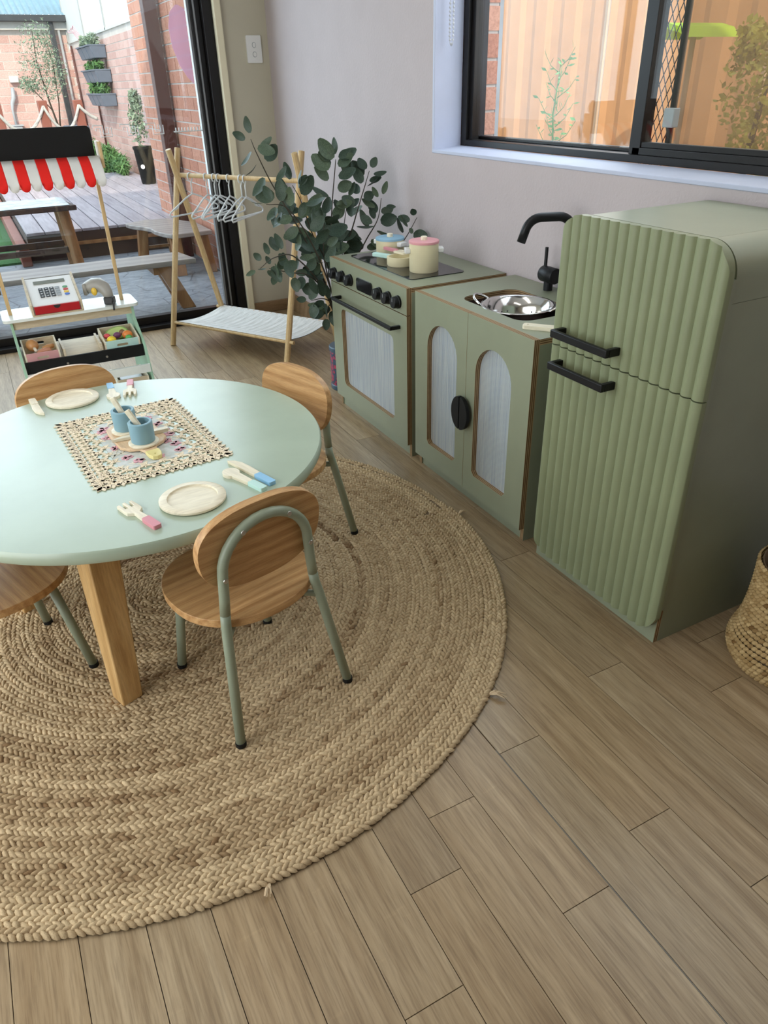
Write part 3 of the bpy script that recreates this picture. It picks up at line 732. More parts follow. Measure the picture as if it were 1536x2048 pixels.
# fluted doors
DX0, DXB = 1.136, 1.1565; DY0, DY1, DZ0, DZ1, DSE = .874, 1.322, .036, .909, .616; DRR = .058; NFL = 16
def zlim(y, top):
    d = min(y-DY0, DY1-y)
    if d >= DRR: c = 0
    else: c = DRR-math.sqrt(max(0, DRR**2-(DRR-d)**2))
    return (DZ1-c) if top else (DZ0+c)
def fluted(name, z0, z1):
    ys = []; 
    for k in range(NFL*8+1): ys.append(DY0+(DY1-DY0)*k/(NFL*8))
    fine = [DY0+DRR*(1-math.cos(PI/2*k/14)) for k in range(14)]; ys = sorted(set(round(v, 5) for v in ys+fine+[DY0+DY1-v for v in fine]))
    V = []; F = []; n = len(ys)
    for y in ys:
        t = ((y-DY0)/(DY1-DY0)*NFL) % 1.0
        x = DX0+.0075*(1-math.sin(PI*t)**.8) if 0 < t < 1 else DX0+.0075
        a = z0 if z0 is not None else zlim(y, False); b_ = z1 if z1 is not None else zlim(y, True)
        V += [(x, y, a), (x, y, b_), (DXB, y, a), (DXB, y, b_)]
    for i in range(n-1):
        p, q = 4*i, 4*(i+1)
        F += [(p, p+1, q+1, q), (p+2, q+2, q+3, p+3), (p+1, p+3, q+3, q+1), (p, q, q+2, p+2)]
    F += [(0, 2, 3, 1), (4*n-4, 4*n-3, 4*n-1, 4*n-2)]
    return MB().add(V, F).build(name, 'fridge', fr, world=True, smooth=True)
d1 = fluted('freezer_door', DSE+.0015, None); d2 = fluted('fridge_door', None, DSE-.0015)
MB().box((DXB, DY0+.006, DZ0+.06), (FX, DY1-.006, DZ1-.065)).build('door_backing', 'sage', fr, world=True)
for d, z in ((d1, .655), (d2, .578)):
    s = MB().box((1.100, 1.100, z-.009), (1.110, 1.284, z+.009))
    for yy in (1.100, 1.272): s.box((1.110, yy, z-.009), (1.141, yy+.012, z+.009))
    o = s.build('handle', 'black', bevel=.002); under(o, d, Matrix())

# ---- basket beside the fridge
bk = thing('woven_basket', 'slumped woven jute basket standing beside the play fridge', 'basket', (1.392, .690, 0))
prof = [(.128, .004), (.139, .02), (.141, .04), (.137, .06), (.131, .078), (.125, .10), (.121, .13), (.119, .16), (.118, .19), (.118, .22), (.119, .25)]
MB().lathe([(0, .003), (.12, .004)]+[(r-.008, z) for r, z in prof]+[(.108, .25), (.106, .20), (.11, .10), (.11, .02), (0, .015)], 48, cap=False).build('lining', 'jute_back', bk, smooth='all')
pz = np.array(prof); zz = np.arange(.004, .252, .0115); tints = []; C_ = []; T_2 = []; N_2 = []
for r_i, z in enumerate(zz):
    r = np.interp(z, pz[:,1], pz[:,0]); n = int(2*PI*r/.0118); th = (np.arange(n)+.5*(r_i % 2))*2*PI/n
    rad = np.c_[np.cos(th), np.sin(th), 0*th]; tan = np.c_[-np.sin(th), np.cos(th), 0*th]; up = np.tile([0,0,1.], (n,1))
    zs = z+.004*np.sin(th*2+r_i*.1)*(z > .05)
    C_.append(rad*(r-.003)+np.c_[0*th, 0*th, zs]); T_2.append(tan*.90+up*.43); N_2.append(rad); tints.append(np.clip(.5+.2*rs.randn(n), 0, 1))
C_ = np.concatenate(C_); T_2 = np.concatenate(T_2); N_2 = np.concatenate(N_2); tints = np.concatenate(tints); m = len(C_)
V, F = lobes(C_, T_2/np.linalg.norm(T_2, axis=1)[:,None], N_2, np.full(m, .0088), np.full(m, .0058), np.full(m, .0065))
np_mesh('weave', V, F, 'jute_grey', bk, np.repeat(tints, 17))['kind'] = 'stuff'
tag(MB().lathe([(.0085, 0), (.0085, .19), (.0068, .19), (.0068, 0)], 20, cap=False).build('plastic_tube', 'white_plastic', loc=(1.333, .742, .045), rot=(math.radians(3), math.radians(-4), 0), smooth=True), 'white hollow plastic tube poking up inside the woven basket', 'tube')

# ================================================================ round table
TC, TZ, TR = (.1716, 1.6222), .455, .4449
RZ = .0115     # top of the rug
TA = math.radians(-70.6)
tb = thing('round_table', 'round sage green children\'s table with tapered timber legs', 'table', (TC[0], TC[1], 0), TA+PI/2)
MB().lathe([(TR-.012, TZ-.030), (TR-.004, TZ-.027), (TR, TZ-.020), (TR, TZ-.004), (TR-.003, TZ)], 128).build('table_top', 'sage_table', tb, smooth=True)
for k in range(4):
    a = PI/4+k*PI/2; rf, rt_ = .345, .305
    s = MB(); V = []
    for r, z, h in ((rf, RZ-.003, .0235), (rt_, TZ-.030, .034)):
        cx, cy = r*math.cos(a), r*math.sin(a)
        for dx, dy in ((-1,-1),(1,-1),(1,1),(-1,1)): V.append((cx+dx*h, cy+dy*h, z))
    s.add(V, [(0,3,2,1),(4,5,6,7),(0,1,5,4),(1,2,6,5),(2,3,7,6),(3,0,4,7)])
    s.build('leg', 'table_leg', tb, bevel=.003)
    MB().box((rt_*math.cos(a)-.06, rt_*math.sin(a)-.06, TZ-.036), (rt_*math.cos(a)+.06, rt_*math.sin(a)+.06, TZ-.030)).build('leg_plate', 'table_leg', tb)

# ================================================================ chairs
def make_chair():
    t = thing('oak_chair', 'x', 'chair', (0, 0, 0), 0, 'children\'s chairs around the round table')
    R = .0103
    for s_ in (-1, 1):
        lg = MB().tube([(s_*.138, 0, .004), (s_*.1085, .042, .245), (s_*.1045, .047, .270), (s_*.1025, .048, .290)], R, 14).build('leg', 'sage_metal', t, smooth='all')
        MB().lathe([(.0112, 0), (.0112, .010)], 16).build('rubber_foot', 'matte_black', lg, (s_*.138, 0, 0))
        lf = MB().tube([(s_*.117, .295, .004), (s_*.098, .262, .245)], R, 14).build('leg', 'sage_metal', t, smooth='all')
        MB().lathe([(.0112, 0), (.0112, .010)], 16).build('rubber_foot', 'matte_black', lf, (s_*.117, .295, 0))
        MB().tube([(s_*.1095, .040, .236), (s_*.075, .075, .238), (s_*.075, .22, .238), (s_*.098, .260, .238)], .0075, 10).build('seat_rail', 'sage_metal', t, smooth='all')
    hoop = [(-.1025, .048, .290), (-.099, .047, .33)]
    for k in range(17):
        a = PI-PI*k/16; hoop.append((.096*math.cos(a), .045-.008*math.sin(a), .378+.097*math.sin(a)))
    hoop += [(.099, .047, .33), (.1025, .048, .290)]
    hp = MB().tube(hoop, R, 14).build('back_hoop', 'sage_metal', t, smooth='all')
    for x, z in ((-.096, .372), (-.050, .460), (.050, .460), (.096, .372)):
        MB().lathe([(.0052, 0), (.0048, .0014), (.0015, .002)], 12).build('screw', 'screw', hp, (x, .045-R-.006*(z > .4), z), (PI/2, 0, 0), smooth=True)
    # backrest: a rounded board, fuller at the top
    out = []
    for k in range(56):
        a = 2*PI*k/56; c, s_ = math.cos(a), math.sin(a); p = 2.45
        x = .134*math.copysign(abs(c)**(2/p), c); z = .090*math.copysign(abs(s_)**(2/p), s_)
        out.append((x*(1+.05*(z/.09)), z))
    MB().prism(out, 0, .018).build('backrest', 'oak', t, (0, .072, .414), (math.radians(96), 0, 0), bevel=.003)
    seat = ell(.152, .152, 56, 2.25, 0, .180)
    MB().prism(seat, 0, .018).build('seat', 'oak', t, (0, 0, .250), bevel=.004)
    return t
chair = make_chair()
def chair_at(o, bx, by, ax, ay):
    o.location = (bx, by, RZ-.001); o.rotation_euler = (0, 0, math.atan2(ay, ax)-PI/2)
cA = chair; chair_at(cA, .333, 1.085, -.2237, .9746); cA['label'] = 'oak chair in front of the table with its curved green tube back facing us'
cB = dup(chair, label='oak chair at the table on the side towards the play oven'); chair_at(cB, .705, 1.794, -.943, -.332)
cC = dup(chair, label='oak chair half hidden behind the table in front of the market stall'); chair_at(cC, .088, 2.158, .13, -.99)
cD = dup(chair, label='oak chair at the left edge with only its seat showing under the table'); chair_at(cD, -.345, 1.465, .946, .326)

# ================================================================ tableware
def plate(label, x, y, r):
    t = thing('toy_plate', label, 'plate', (x, y, TZ), 0, 'toy plates on the round table')
    MB().lathe([(r-.004, 0), (r, .003), (r, .007), (r-.003, .009), (r*.76, .009), (r*.74, .0055), (0, .0055)], 64).build('rim', 'pale', t, smooth=True)
    return t
plate('pale wooden toy plate nearest the front chair', .236, 1.296, .066)
plate('pale wooden toy plate on the far side of the table', .100, 1.990, .067)
def cutlery(kind, label, x0, y0, x1, y1, handle, hlen=.045):
    """x0,y0 = working end, x1,y1 = handle end"""
    L = math.hypot(x1-x0, y1-y0); t = thing('toy_'+kind, label, 'toy '+kind, (x0, y0, TZ), math.atan2(y1-y0, x1-x0), 'toy cutlery on the round table')
    s = MB(); w_ = .0075; hx = L-hlen
    if kind == 'spoon':
        out = [(.036, w_*.7), (hx, w_)] ; bowl = [(.020+.020*math.cos(a), .0175*math.sin(a)) for a in [math.radians(35+290*k/24) for k in range(25)]]
        out = bowl+[(hx, -w_), (hx, w_)]
    elif kind == 'fork':
        out = [(hx, -w_), (hx, w_), (.050, w_*.8), (.040, .0165), (.030, .0175), (.0, .0165), (-.001, .0105), (.022, .0095), (.023, .0035), (-.003, .0030), (-.003, -.0030), (.023, -.0035), (.022, -.0095), (-.001, -.0105), (0, -.0165), (.030, -.0175), (.040, -.0165), (.050, -w_*.8)]
    else:
        out = [(hx, -w_), (hx, w_*1.3), (.06, .0115), (.03, .0105), (.012, .004), (0, -w_)]
    ar = sum(out[i][0]*out[(i+1) % len(out)][1]-out[(i+1) % len(out)][0]*out[i][1] for i in range(len(out)))
    if ar < 0: out = out[::-1]
    MB().prism(out, 0, .0075).build('head', 'pale', t, bevel=.0012)
    MB().prism(rrect(hlen, 2*w_+.002, .0035, 4, L-hlen/2, 0), 0, .0085).build('handle', handle, t, bevel=.0012)
    return t
cutlery('fork', 'toy fork with a pink handle left of the near plate', .111, 1.339, .150, 1.221, 'pink')
cutlery('spoon', 'toy spoon with a mint handle right of the near plate', .329, 1.380, .373, 1.258, 'mint_lt')
cutlery('knife', 'toy knife with a blue handle beside the mint spoon', .352, 1.420, .397, 1.273, 'blue', .055)
cutlery('knife', 'plain pale toy knife left of the far plate', .016, 1.917, .004, 2.040, 'pale')
cutlery('spoon', 'toy spoon with a blue handle right of the far plate', .198, 1.935, .206, 2.052, 'blue')
cutlery('fork', 'toy fork with a pink handle by the far table edge', .238, 1.934, .262, 2.050, 'pink')

# lace mat
mt = thing('lace_mat', 'cream lace table mat with a floral centre in the middle of the table', 'table mat', (.203, 1.645, TZ), math.radians(4.8))
HW, HL = .148, .205; IW, IL = .080, .142
MB().prism(rect(-IW, -IL, IW, IL), 0.0004, .0016).build('centre_cloth', 'cloth_print', mt)
def leafshape(L, W): return [(0,0), (L*.3, W*.8), (L*.6, W), (L*.85, W*.5), (L, 0), (L*.85, -W*.5), (L*.6, -W), (L*.3, -W*.8)]
def petal(mb, x, y, a, L, W, z0, z1):
    mb.prism([(x+px*math.cos(a)-py*math.sin(a), y+px*math.sin(a)+py*math.cos(a)) for px, py in leafshape(L, W)], z0, z1)
s = MB()
def side(p0, p1, outward, n):
    ax_ = math.atan2(p1[1]-p0[1], p1[0]-p0[0])
    for k in range(n+1):
        t = k/n; x = p0[0]+(p1[0]-p0[0])*t; y = p0[1]+(p1[1]-p0[1])*t
        for da in (-.75, 0, .75): petal(s, x, y, outward+da+rnd.uniform(-.1, .1), .021, .0048, .0006+.0006*rnd.random(), .0024)
        for row in (1, 2, 3):
            if (k+row) % 2 and row > 1: continue
            xi = x-math.cos(outward)*.0175*row; yi = y-math.sin(outward)*.0175*row
            if abs(xi) < IW-.004 and abs(yi) < IL-.004: continue
            pts = [(xi+.0062*math.cos(2*PI*q/9), yi+.0062*math.sin(2*PI*q/9), .0014) for q in range(9)]
            s.tube(pts, .0015, 5, closed=True)
            for da in (.7, -.7, 2.44, -2.44): petal(s, xi, yi, outward+da, .0165, .0036, .0006, .0020)
            s.tube([(xi, yi, .0012), (xi+math.cos(outward)*.0165, yi+math.sin(outward)*.0165, .0012)], .0013, 5)
        if k < n: s.tube([(x, y, .0012), (p0[0]+(p1[0]-p0[0])*(k+1)/n, p0[1]+(p1[1]-p0[1])*(k+1)/n, .0012)], .0014, 5)
side((-HW+.014, -HL+.014), (HW-.014, -HL+.014), -PI/2, 13); side((-HW+.014, HL-.014), (HW-.014, HL-.014), PI/2, 13)
side((-HW+.014, -HL+.014), (-HW+.014, HL-.014), PI, 18); side((HW-.014, -HL+.014), (HW-.014, HL-.014), 0, 18)
s.build('lace_border', 'lace', mt)['kind'] = 'stuff'
fw = MB()
for (x, y) in [(-.055, .105), (.0, .12), (.052, .11), (.062, .06), (.064, .015), (.05, -.05), (.062, -.075), (-.062, .05), (-.06, -.02), (-.052, -.085), (-.035, -.115), (.01, -.12), (.06, -.11), (-.064, .09), (.066, -.015)]:
    for q in range(6): petal(fw, x, y, q*PI/3+rnd.random(), .0135, .0048, .0014, .0034)
fw.build('embroidered_flowers', 'flower_pink', mt)['kind'] = 'stuff'
fw = MB()
for k in range(26):
    x, y = rnd.uniform(-.07, .07), rnd.uniform(-.13, .13)
    for q in range(3): petal(fw, x, y, rnd.random()*6.28, .02, .0022, .0012, .0022)
fw.build('embroidered_leaves', 'flower_cream', mt)['kind'] = 'stuff'
# chopping board
BZ = TZ+.0036
cb = thing('chopping_board', 'small beech chopping board with a yellow handle on the lace mat', 'chopping board', (.199, 1.655, BZ), math.radians(7))
out = [(-.030, .084), (.030, .084), (.050, .068), (.054, .04), (.054, -.05), (.040, -.072), (.020, -.083), (.0145, -.098), (.0145, -.116), (-.0145, -.116), (-.0145, -.098), (-.020, -.083), (-.040, -.072), (-.054, -.05), (-.054, .04), (-.050, .068)]
MB().prism(out[::-1], 0, .008).build('board', 'beech', cb, bevel=.0015)
MB().prism([(-.0150, -.108), (-.015, -.128), (-.010, -.143), (0, -.147), (.010, -.143), (.015, -.128), (.0150, -.108)], -.0004, .0088, [ell(.0022, .0022, 10, cx=0, cy=-.131)]).build('handle', 'yellow', cb, bevel=.001)
def cup(label, x, y, stick):
    z = BZ+.0085
    sc = tag(MB().lathe([(.032, 0), (.034, .002), (.034, .005), (.032, .0065), (0, .0065)], 44).build('toy_saucer', 'pale', loc=(x, y, z), smooth=True), 'round pale saucer under the '+label, 'saucer', 'toy saucers')
    t = tag(MB().lathe([(.0255, 0), (.0265, .002), (.0270, .046), (.0255, .0475), (.0205, .0475), (.0200, .008), (0, .008)], 48).build('toy_cup', 'cup_blue', loc=(x, y, z+.0068), smooth=True), label, 'cup', 'toy cups')
    d = Vector((-.45, .28, 1)).normalized() if stick else Vector((-.35, .22, 1)).normalized()
    M_ = d.to_track_quat('Z', 'X').to_matrix().to_4x4(); M_.translation = Vector((x+.008, y-.006, z+.017))
    o = MB().prism(rrect(.013, .007, .002, 3), 0, .072).build('toy_stirrer', 'pale'); o.matrix_basis = M_
    tag(o, 'flat wooden stick standing in the '+label, 'stick', 'sticks in the toy cups')
cup('blue toy cup nearer the yellow board handle', .2045, 1.5915, True)
cup('blue toy cup further from the yellow board handle', .1835, 1.6830, False)
kn = thing('toy_knife', 'pale wooden toy knife lying across the chopping board between the cups', 'toy knife', (.140, 1.634, BZ+.0085), 0)
MB().prism([(0, -.004), (.075, -.008), (.075, .008), (.02, .007)], 0, .007).build('blade', 'pale', kn, bevel=.001)
MB().prism(rrect(.055, .014, .003, 3, .1025, 0), 0, .0085).build('handle', 'pale', kn, bevel=.001)

# ================================================================ dress-up rack
RD = Vector((.516, -.856, 0)).normalized(); RP = Vector((.856, .516, 0)).normalized(); RL = .745
rk = thing('clothes_rack', 'small pine A-frame clothes rack with a canvas shelf in the corner', 'clothes rack', (.742, 3.792, 0), math.atan2(RD.y, RD.x))
# local x along the rail, local y into the corner
D_ = .40; zc, zt = .745, .908
def sq(mb, p, q, h=.0135):
    p = Vector(p); q = Vector(q); d = (q-p).normalized(); u = Vector((1,0,0)); v = d.cross(u).normalized()
    oct_ = [(1,.45),(.45,1),(-.45,1),(-1,.45),(-1,-.45),(-.45,-1),(.45,-1),(1,-.45)]
    vs_ = [e+u*h*a+v*h*b for e in (p, q) for a, b in oct_]
    mb.add(vs_, [tuple(range(7,-1,-1)), tuple(range(8,16))]+[(k, (k+1) % 8, 8+(k+1) % 8, 8+k) for k in range(8)])
for i, x in enumerate((0, RL)):
    for fy, off in ((0, .0), (D_, .0)):
        s = MB(); ty = D_/2+(D_/2-fy)*(zt-zc)/zc; xo = x+(.013 if fy == 0 else -.013)*(1 if i == 0 else -1)*0+(-.013 if fy == 0 else .013)
        sq(s, (xo, fy, 0), (xo, ty, zt)); s.build('leg', 'pine', rk, bevel=.002)
MB().tube([(-.01, D_/2, zc+.048), (RL+.01, D_/2, zc+.048)], .0105, 14).build('hanging_rail', 'pine', rk, smooth=True)
zs_ = .115; y0_ = D_/2*zs_/zc; y1_ = D_-y0_
for yy in (y0_, y1_): MB().tube([(-.02, yy, zs_), (RL+.02, yy, zs_)], .0085, 12).build('shelf_rail', 'pine', rk, smooth=True)
s = MB(); nx_, ny_ = 60, 14; V = []; F = []
for i in range(nx_+1):
    for j in range(ny_+1):
        x = .018+(RL-.036)*i/nx_; t = j/ny_; y = y0_-.006+(y1_-y0_+.012)*t
        V.append((x, y, zs_+.0098-.020*math.sin(PI*t)+.0022*math.sin(i*1.9)*(.3+math.sin(PI*t))))
for i in range(nx_):
    for j in range(ny_): a = i*(ny_+1)+j; F.append((a, a+1, a+ny_+2, a+ny_+1))
V2 = [(x, y, z-.003) for x, y, z in V]; nV = len(V); F2 = [tuple(nV+k for k in f[::-1]) for f in F]
s.add(V+V2, F+F2); s.build('canvas_shelf', 'canvas', rk, smooth='all')
# hangers
def hanger_mesh():
    s = MB(); pts = []
    for k in range(13):
        a = math.radians(-60+250*k/12); pts.append((0, .0165*math.cos(a)*-1, .0165*math.sin(a)+.0))
    pts += [(0, .0, -.028), (0, 0, -.075)]
    s.tube(pts, .0032, 7)
    W = .155
    s.tube([(0,0,-.075), (0,.05,-.092), (0,W*.75,-.124), (0,W,-.142), (0,W+.008,-.152), (0,W,-.162), (0,0,-.162), (0,-W,-.162), (0,-W-.008,-.152), (0,-W,-.142), (0,-W*.75,-.124), (0,-.05,-.092)], .0038, 7, closed=True)
    s.tube([(0,W*.62,-.112), (0,W*.66,-.126), (0,W*.80,-.134)], .0028, 6); s.tube([(0,-W*.62,-.112), (0,-W*.66,-.126), (0,-W*.80,-.134)], .0028, 6)
    return s
hm = None
order = ['first', 'second', 'third', 'fourth', 'fifth', 'sixth', 'seventh']
for k, (x, sw_) in enumerate(((.085, 18), (.185, 32), (.235, 36), (.265, 30), (.325, 38), (.400, 26), (.425, 34))):
    if hm is None: hm = hanger_mesh().build('coat_hanger', 'hanger', smooth='all'); o = hm
    else: o = hm.copy(); COL.objects.link(o)
    lp = Vector((x, D_/2, zc+.0435)); Rz = Matrix.Rotation(rk.rotation_euler.z, 4, 'Z')
    o.location = Vector(rk.location)+Rz @ lp
    o.rotation_euler = (0, 0, rk.rotation_euler.z+math.radians(sw_-20))
    tag(o, 'white plastic coat hanger, %s from the left on the pine rail' % order[k], 'coat hanger', 'hangers on the clothes rack')

# ================================================================ market stall
SLX0, SLX1, SLY0, SLY1, CZ = -.017, .500, 3.150, 3.335, .400
stl = thing('market_stall', 'toy market stall with a red and white awning and black sign board', 'toy market stall', (.24, 3.24, 0))
W0 = dict(world=True)
MB().prism(rrect(SLX1-SLX0, SLY1-SLY0, .022, 5, (SLX0+SLX1)/2, (SLY0+SLY1)/2), CZ-.012, CZ).build('counter', 'counter_white', stl, world=True, bevel=.002)
MB().box((.012, 3.175, CZ-.045), (.475, 3.187, CZ-.012)).build('apron', 'plywood_face', stl, world=True)
for x in (.006, .469):
    out = [(2.93, 0), (3.35, 0), (3.35, CZ-.012), (3.17, CZ-.012), (3.165, .34), (3.06, .275), (3.035, .25), (3.0, .14), (2.95, .06)]
    Mx = Matrix(((0,0,1,0),(1,0,0,0),(0,1,0,0),(0,0,0,1)))
    place(MB().prism(out, x, x+.010).build('side_panel', 'mint', bevel=.001), Mx, stl)
MB().box((.017, 3.043, .212), (.468, 3.052, .258)).build('front_board', 'matte_black', stl, world=True)
for x in (.17, .32): place(MB().lathe([(.005, 0), (.004, .002)], 12).build('bolt', 'screw'), Matrix.Translation((x, 3.043, .232)) @ Matrix.Rotation(PI/2, 4, 'X'), stl)
tilt = MB().add([(.017,3.05,.242),(.468,3.05,.242),(.468,3.22,.267),(.017,3.22,.267),(.017,3.05,.250),(.468,3.05,.250),(.468,3.22,.275),(.017,3.22,.275)], [(0,3,2,1),(4,5,6,7),(0,1,5,4),(1,2,6,5),(2,3,7,6),(3,0,4,7)])
tilt.build('display_shelf', 'plywood_face', stl, world=True)
for x in (.165, .305): MB().box((x, 3.055, .257), (x+.008, 3.215, .286)).build('divider', 'plywood_face', stl, world=True)
MB().box((.017, 2.965, .165), (.468, 2.975, .198)).build('lower_board', 'counter_white', stl, world=True)
MB().box((.017, 2.96, .085), (.468, 3.30, .093)).build('lower_shelf', 'counter_white', stl, world=True)
for x in (.018, .448): MB().box((x-.007, 3.23, CZ), (x+.007, 3.244, .985)).build('post', 'pine', stl, world=True, bevel=.002)
MB().prism(rrect(.50, .145, .016, 5, 0, 0), 0, .010).build('sign_board', 'matte_black', stl, (-.032, -.010, .974), (PI/2, 0, 0))
MB().box((.468, 3.17, .905), (.480, 3.25, .995)).build('awning_bracket', 'pine', stl, world=True, bevel=.003)
MB().box((.0, 3.17, .885), (.010, 3.25, .995)).build('awning_bracket', 'pine', stl, world=True, bevel=.003)
# awning: scalloped stripes
aw0, aw1, ns = -.061, .463, 14; sw2 = (aw1-aw0)/ns
for k in range(ns):
    xa = aw0+sw2*k; V = []; F = []; nn = 9
    prof2 = []
    for q in range(nn):
        t = q/(nn-1); x = xa+sw2*t; r = sw2/2
        drop = .023*(1-math.sqrt(max(0, 1-((x-xa-r)/r)**2)))
        prof2.append((x, drop))
    for x, dp in prof2:
        ln = [(3.185, .946), (3.150, .930), (3.120, .906), (3.098, .878), (3.090, .850+dp)]
        V += [(x, y, z) for y, z in ln]
    m_ = 5
    for q in range(nn-1):
        for j in range(m_-1): a = q*m_+j; F.append((a, a+m_, a+m_+1, a+1))
    o = MB().add(V, F).build('awning_stripe', 'white_cloth' if k % 2 else 'red', stl, world=True, smooth='all')
    so_ = o.modifiers.new('thick', 'SOLIDIFY'); so_.thickness = .0018
# register
rg = thing('toy_cash_register', 'white wooden toy cash register with a red drawer on the stall counter', 'toy cash register', (.190, 3.235, CZ), math.radians(0))
rw = .088
MB().add([(-rw,-.072,.0),(rw,-.072,.0),(rw,.085,0),(-rw,.085,0),(-rw,-.072,.038),(rw,-.072,.038),(rw,.085,.110),(-rw,.085,.110)], [(0,3,2,1),(4,5,6,7),(0,1,5,4),(1,2,6,5),(2,3,7,6),(3,0,4,7)]).build('body', 'white_plastic', rg, bevel=.002)
for s_ in (-1, 1):
    x = s_*(rw+.004); MB().add([(x-.004,-.080,0),(x+.004,-.080,0),(x+.004,.090,0),(x-.004,.090,0),(x-.004,-.080,.044),(x+.004,-.080,.044),(x+.004,.090,.120),(x-.004,.090,.120)], [(0,3,2,1),(4,5,6,7),(0,1,5,4),(1,2,6,5),(2,3,7,6),(3,0,4,7)]).build('side_cheek', 'plywood_face', rg, bevel=.001)
MB().box((-rw+.004, -.080, .006), (rw-.004, -.071, .036)).build('drawer', 'red_paint', rg, bevel=.001)
place_dr = MB().prism([(.013*math.cos(a), -.013*math.sin(a)) for a in [PI*k/12 for k in range(13)]][::-1], 0, .0012).build('drawer_notch', 'key_black', rg, (0, -.0800, .0355), (PI/2, 0, 0))
MB().box((-rw-.004, -.086, -.0), (rw+.004, -.071, .005)).build('base_board', 'plywood_face', rg)
sl = math.atan2(.072, .157)
def onslope(u, v, name, mb, m): return mb.build(name, m, rg, (u, -.072+v*math.cos(sl), .0382+v*math.sin(sl)), (sl, 0, 0))
onslope(0, .140, 'screen', MB().prism(rrect(.118, .020, .002, 3), 0, .002), 'screen')
for r in range(4):
    for c in range(4):
        key = onslope(-.040+.0185*c*1.12, .052+.0150*r, 'key', MB().prism(rrect(.0165, .0125, .002, 3), 0, .003), 'key_black' if c < 3 else 'key_grey')
        if c < 3: MB().prism(rrect(.006, .0032, .0008, 2), .003, .0034).build('key_mark', 'key_white', key)
for r, m_ in enumerate(('btn_blue', 'btn_yellow', 'btn_red', 'btn_green')): onslope(.052, .050+.0155*r, 'round_key', MB().prism(ell(.0095, .0052, 18), 0, .003), m_)
# scanner
scn = thing('toy_scanner', 'grey toy barcode scanner with a yellow trigger on the stall counter', 'toy scanner', (.372, 3.235, CZ), math.radians(-25))
s = MB().tube([(-.050,-.006,.058), (-.040,-.004,.064), (-.022,0,.070), (.0,.0,.070), (.018,-.006,.060), (.030,-.014,.042), (.037,-.022,.022)], [.022, .027, .030, .030, .027, .022, .018], 18); s.build('body', 'scanner', scn, smooth='all')
MB().box((-.062, -.030, .036), (-.046, .018, .084)).build('scan_head', 'scanner', scn, bevel=.006)
sphere(MB(), (-.016, -.030, .052), .012, .007, .016).build('trigger', 'btn_yellow', scn, smooth='all')
MB().box((.018, -.045, .0), (.058, -.008, .030)).build('grip_end', 'key_black', scn, bevel=.005)
MB().tube([(.052, -.04, .012), (.062, -.062, .008), (.066, -.085, -.010)], .004, 8).build('cable', 'key_black', scn, smooth='all')
# crates
def crate(label, x0, x1, y0, y1, z, h, front):
    t = thing('toy_crate', label, 'crate', ((x0+x1)/2, (y0+y1)/2, z), 0, 'toy crates on the stall'); hw_, hd = (x1-x0)/2, (y1-y0)/2
    t.rotation_euler = (math.atan2(.025, .17), 0, 0)
    MB().box((-hw_, -hd, 0), (hw_, hd, .004)).build('bottom', 'plywood_face', t)
    for s_ in (-1, 1): MB().box((s_*hw_-.003, -hd, .004), (s_*hw_+.003, hd, h)).build('end', 'pale', t)
    sl_ = rrect(.044, .012, .0058, 5, 0, h*.55)
    MB().prism(rect(-hw_+.003, .004, hw_-.003, h), 0, .005, [sl_]).build('front', front, t, (0, -hd+.005, 0), (PI/2, 0, 0))
    MB().prism(rect(-hw_+.003, .004, hw_-.003, h), 0, .005, [sl_]).build('back', 'plywood_face', t, (0, hd, 0), (PI/2, 0, 0))
    return t
crate('dusty pink fronted toy crate holding brown toy meats', .027, .150, 3.058, 3.205, .2525, .046, 'pink_box')
crate('mint fronted toy crate holding toy fruit and vegetables', .325, .458, 3.058, 3.205, .2525, .046, 'mint_lt')
zc_ = .268
t = thing('toy_drumstick', 'brown toy chicken drumstick in the pink crate', 'toy food', (.066, 3.13, zc_), math.radians(100)); sphere(MB(), (.018, 0, .026), .030, .024, .024).build('meat', 'brown', t, smooth='all'); MB().tube([(-.005,0,.022), (-.030,0,.014)], .006, 10).build('bone', 'bone', t, smooth='all')
for k, (x, y, z, a, lab) in enumerate(((.100, 3.11, .274, 20, 'reddish toy sausage lying in front in the pink crate'), (.118, 3.135, .280, 35, 'brown toy sausage at the back of the pink crate'))):
    t = MB().tube([(-.028,0,0), (-.022,0,.001), (0,0,.003), (.022,0,.001), (.028,0,0)], [.004,.009,.0105,.009,.004], 12).build('toy_sausage', 'sausage' if k == 0 else 'brown', loc=(x, y, z), rot=(0, 0, math.radians(a)), smooth='all'); tag(t, lab, 'toy food', 'toy sausages')
av = thing('toy_avocado', 'halved green toy avocado standing at the back of the mint crate', 'toy food', (.402, 3.165, .284), 0); av.rotation_euler = (math.radians(62), 0, math.radians(-20))
eo = [(.040*math.cos(a)*(1 if math.cos(a) > 0 else 1.35), .026*math.sin(a)*(1-.25*(math.cos(a) < 0)*abs(math.cos(a)))) for a in [2*PI*k/36 for k in range(36)]]
MB().prism(eo, 0, .014).build('skin', 'avocado', av, bevel=.003); MB().prism([(x*.86, y*.84) for x, y in eo], .014, .0155).build('flesh', 'avo_flesh', av); sphere(MB(), (.014, 0, .0155), .012, .012, .006).build('stone', 'seed', av, smooth='all')
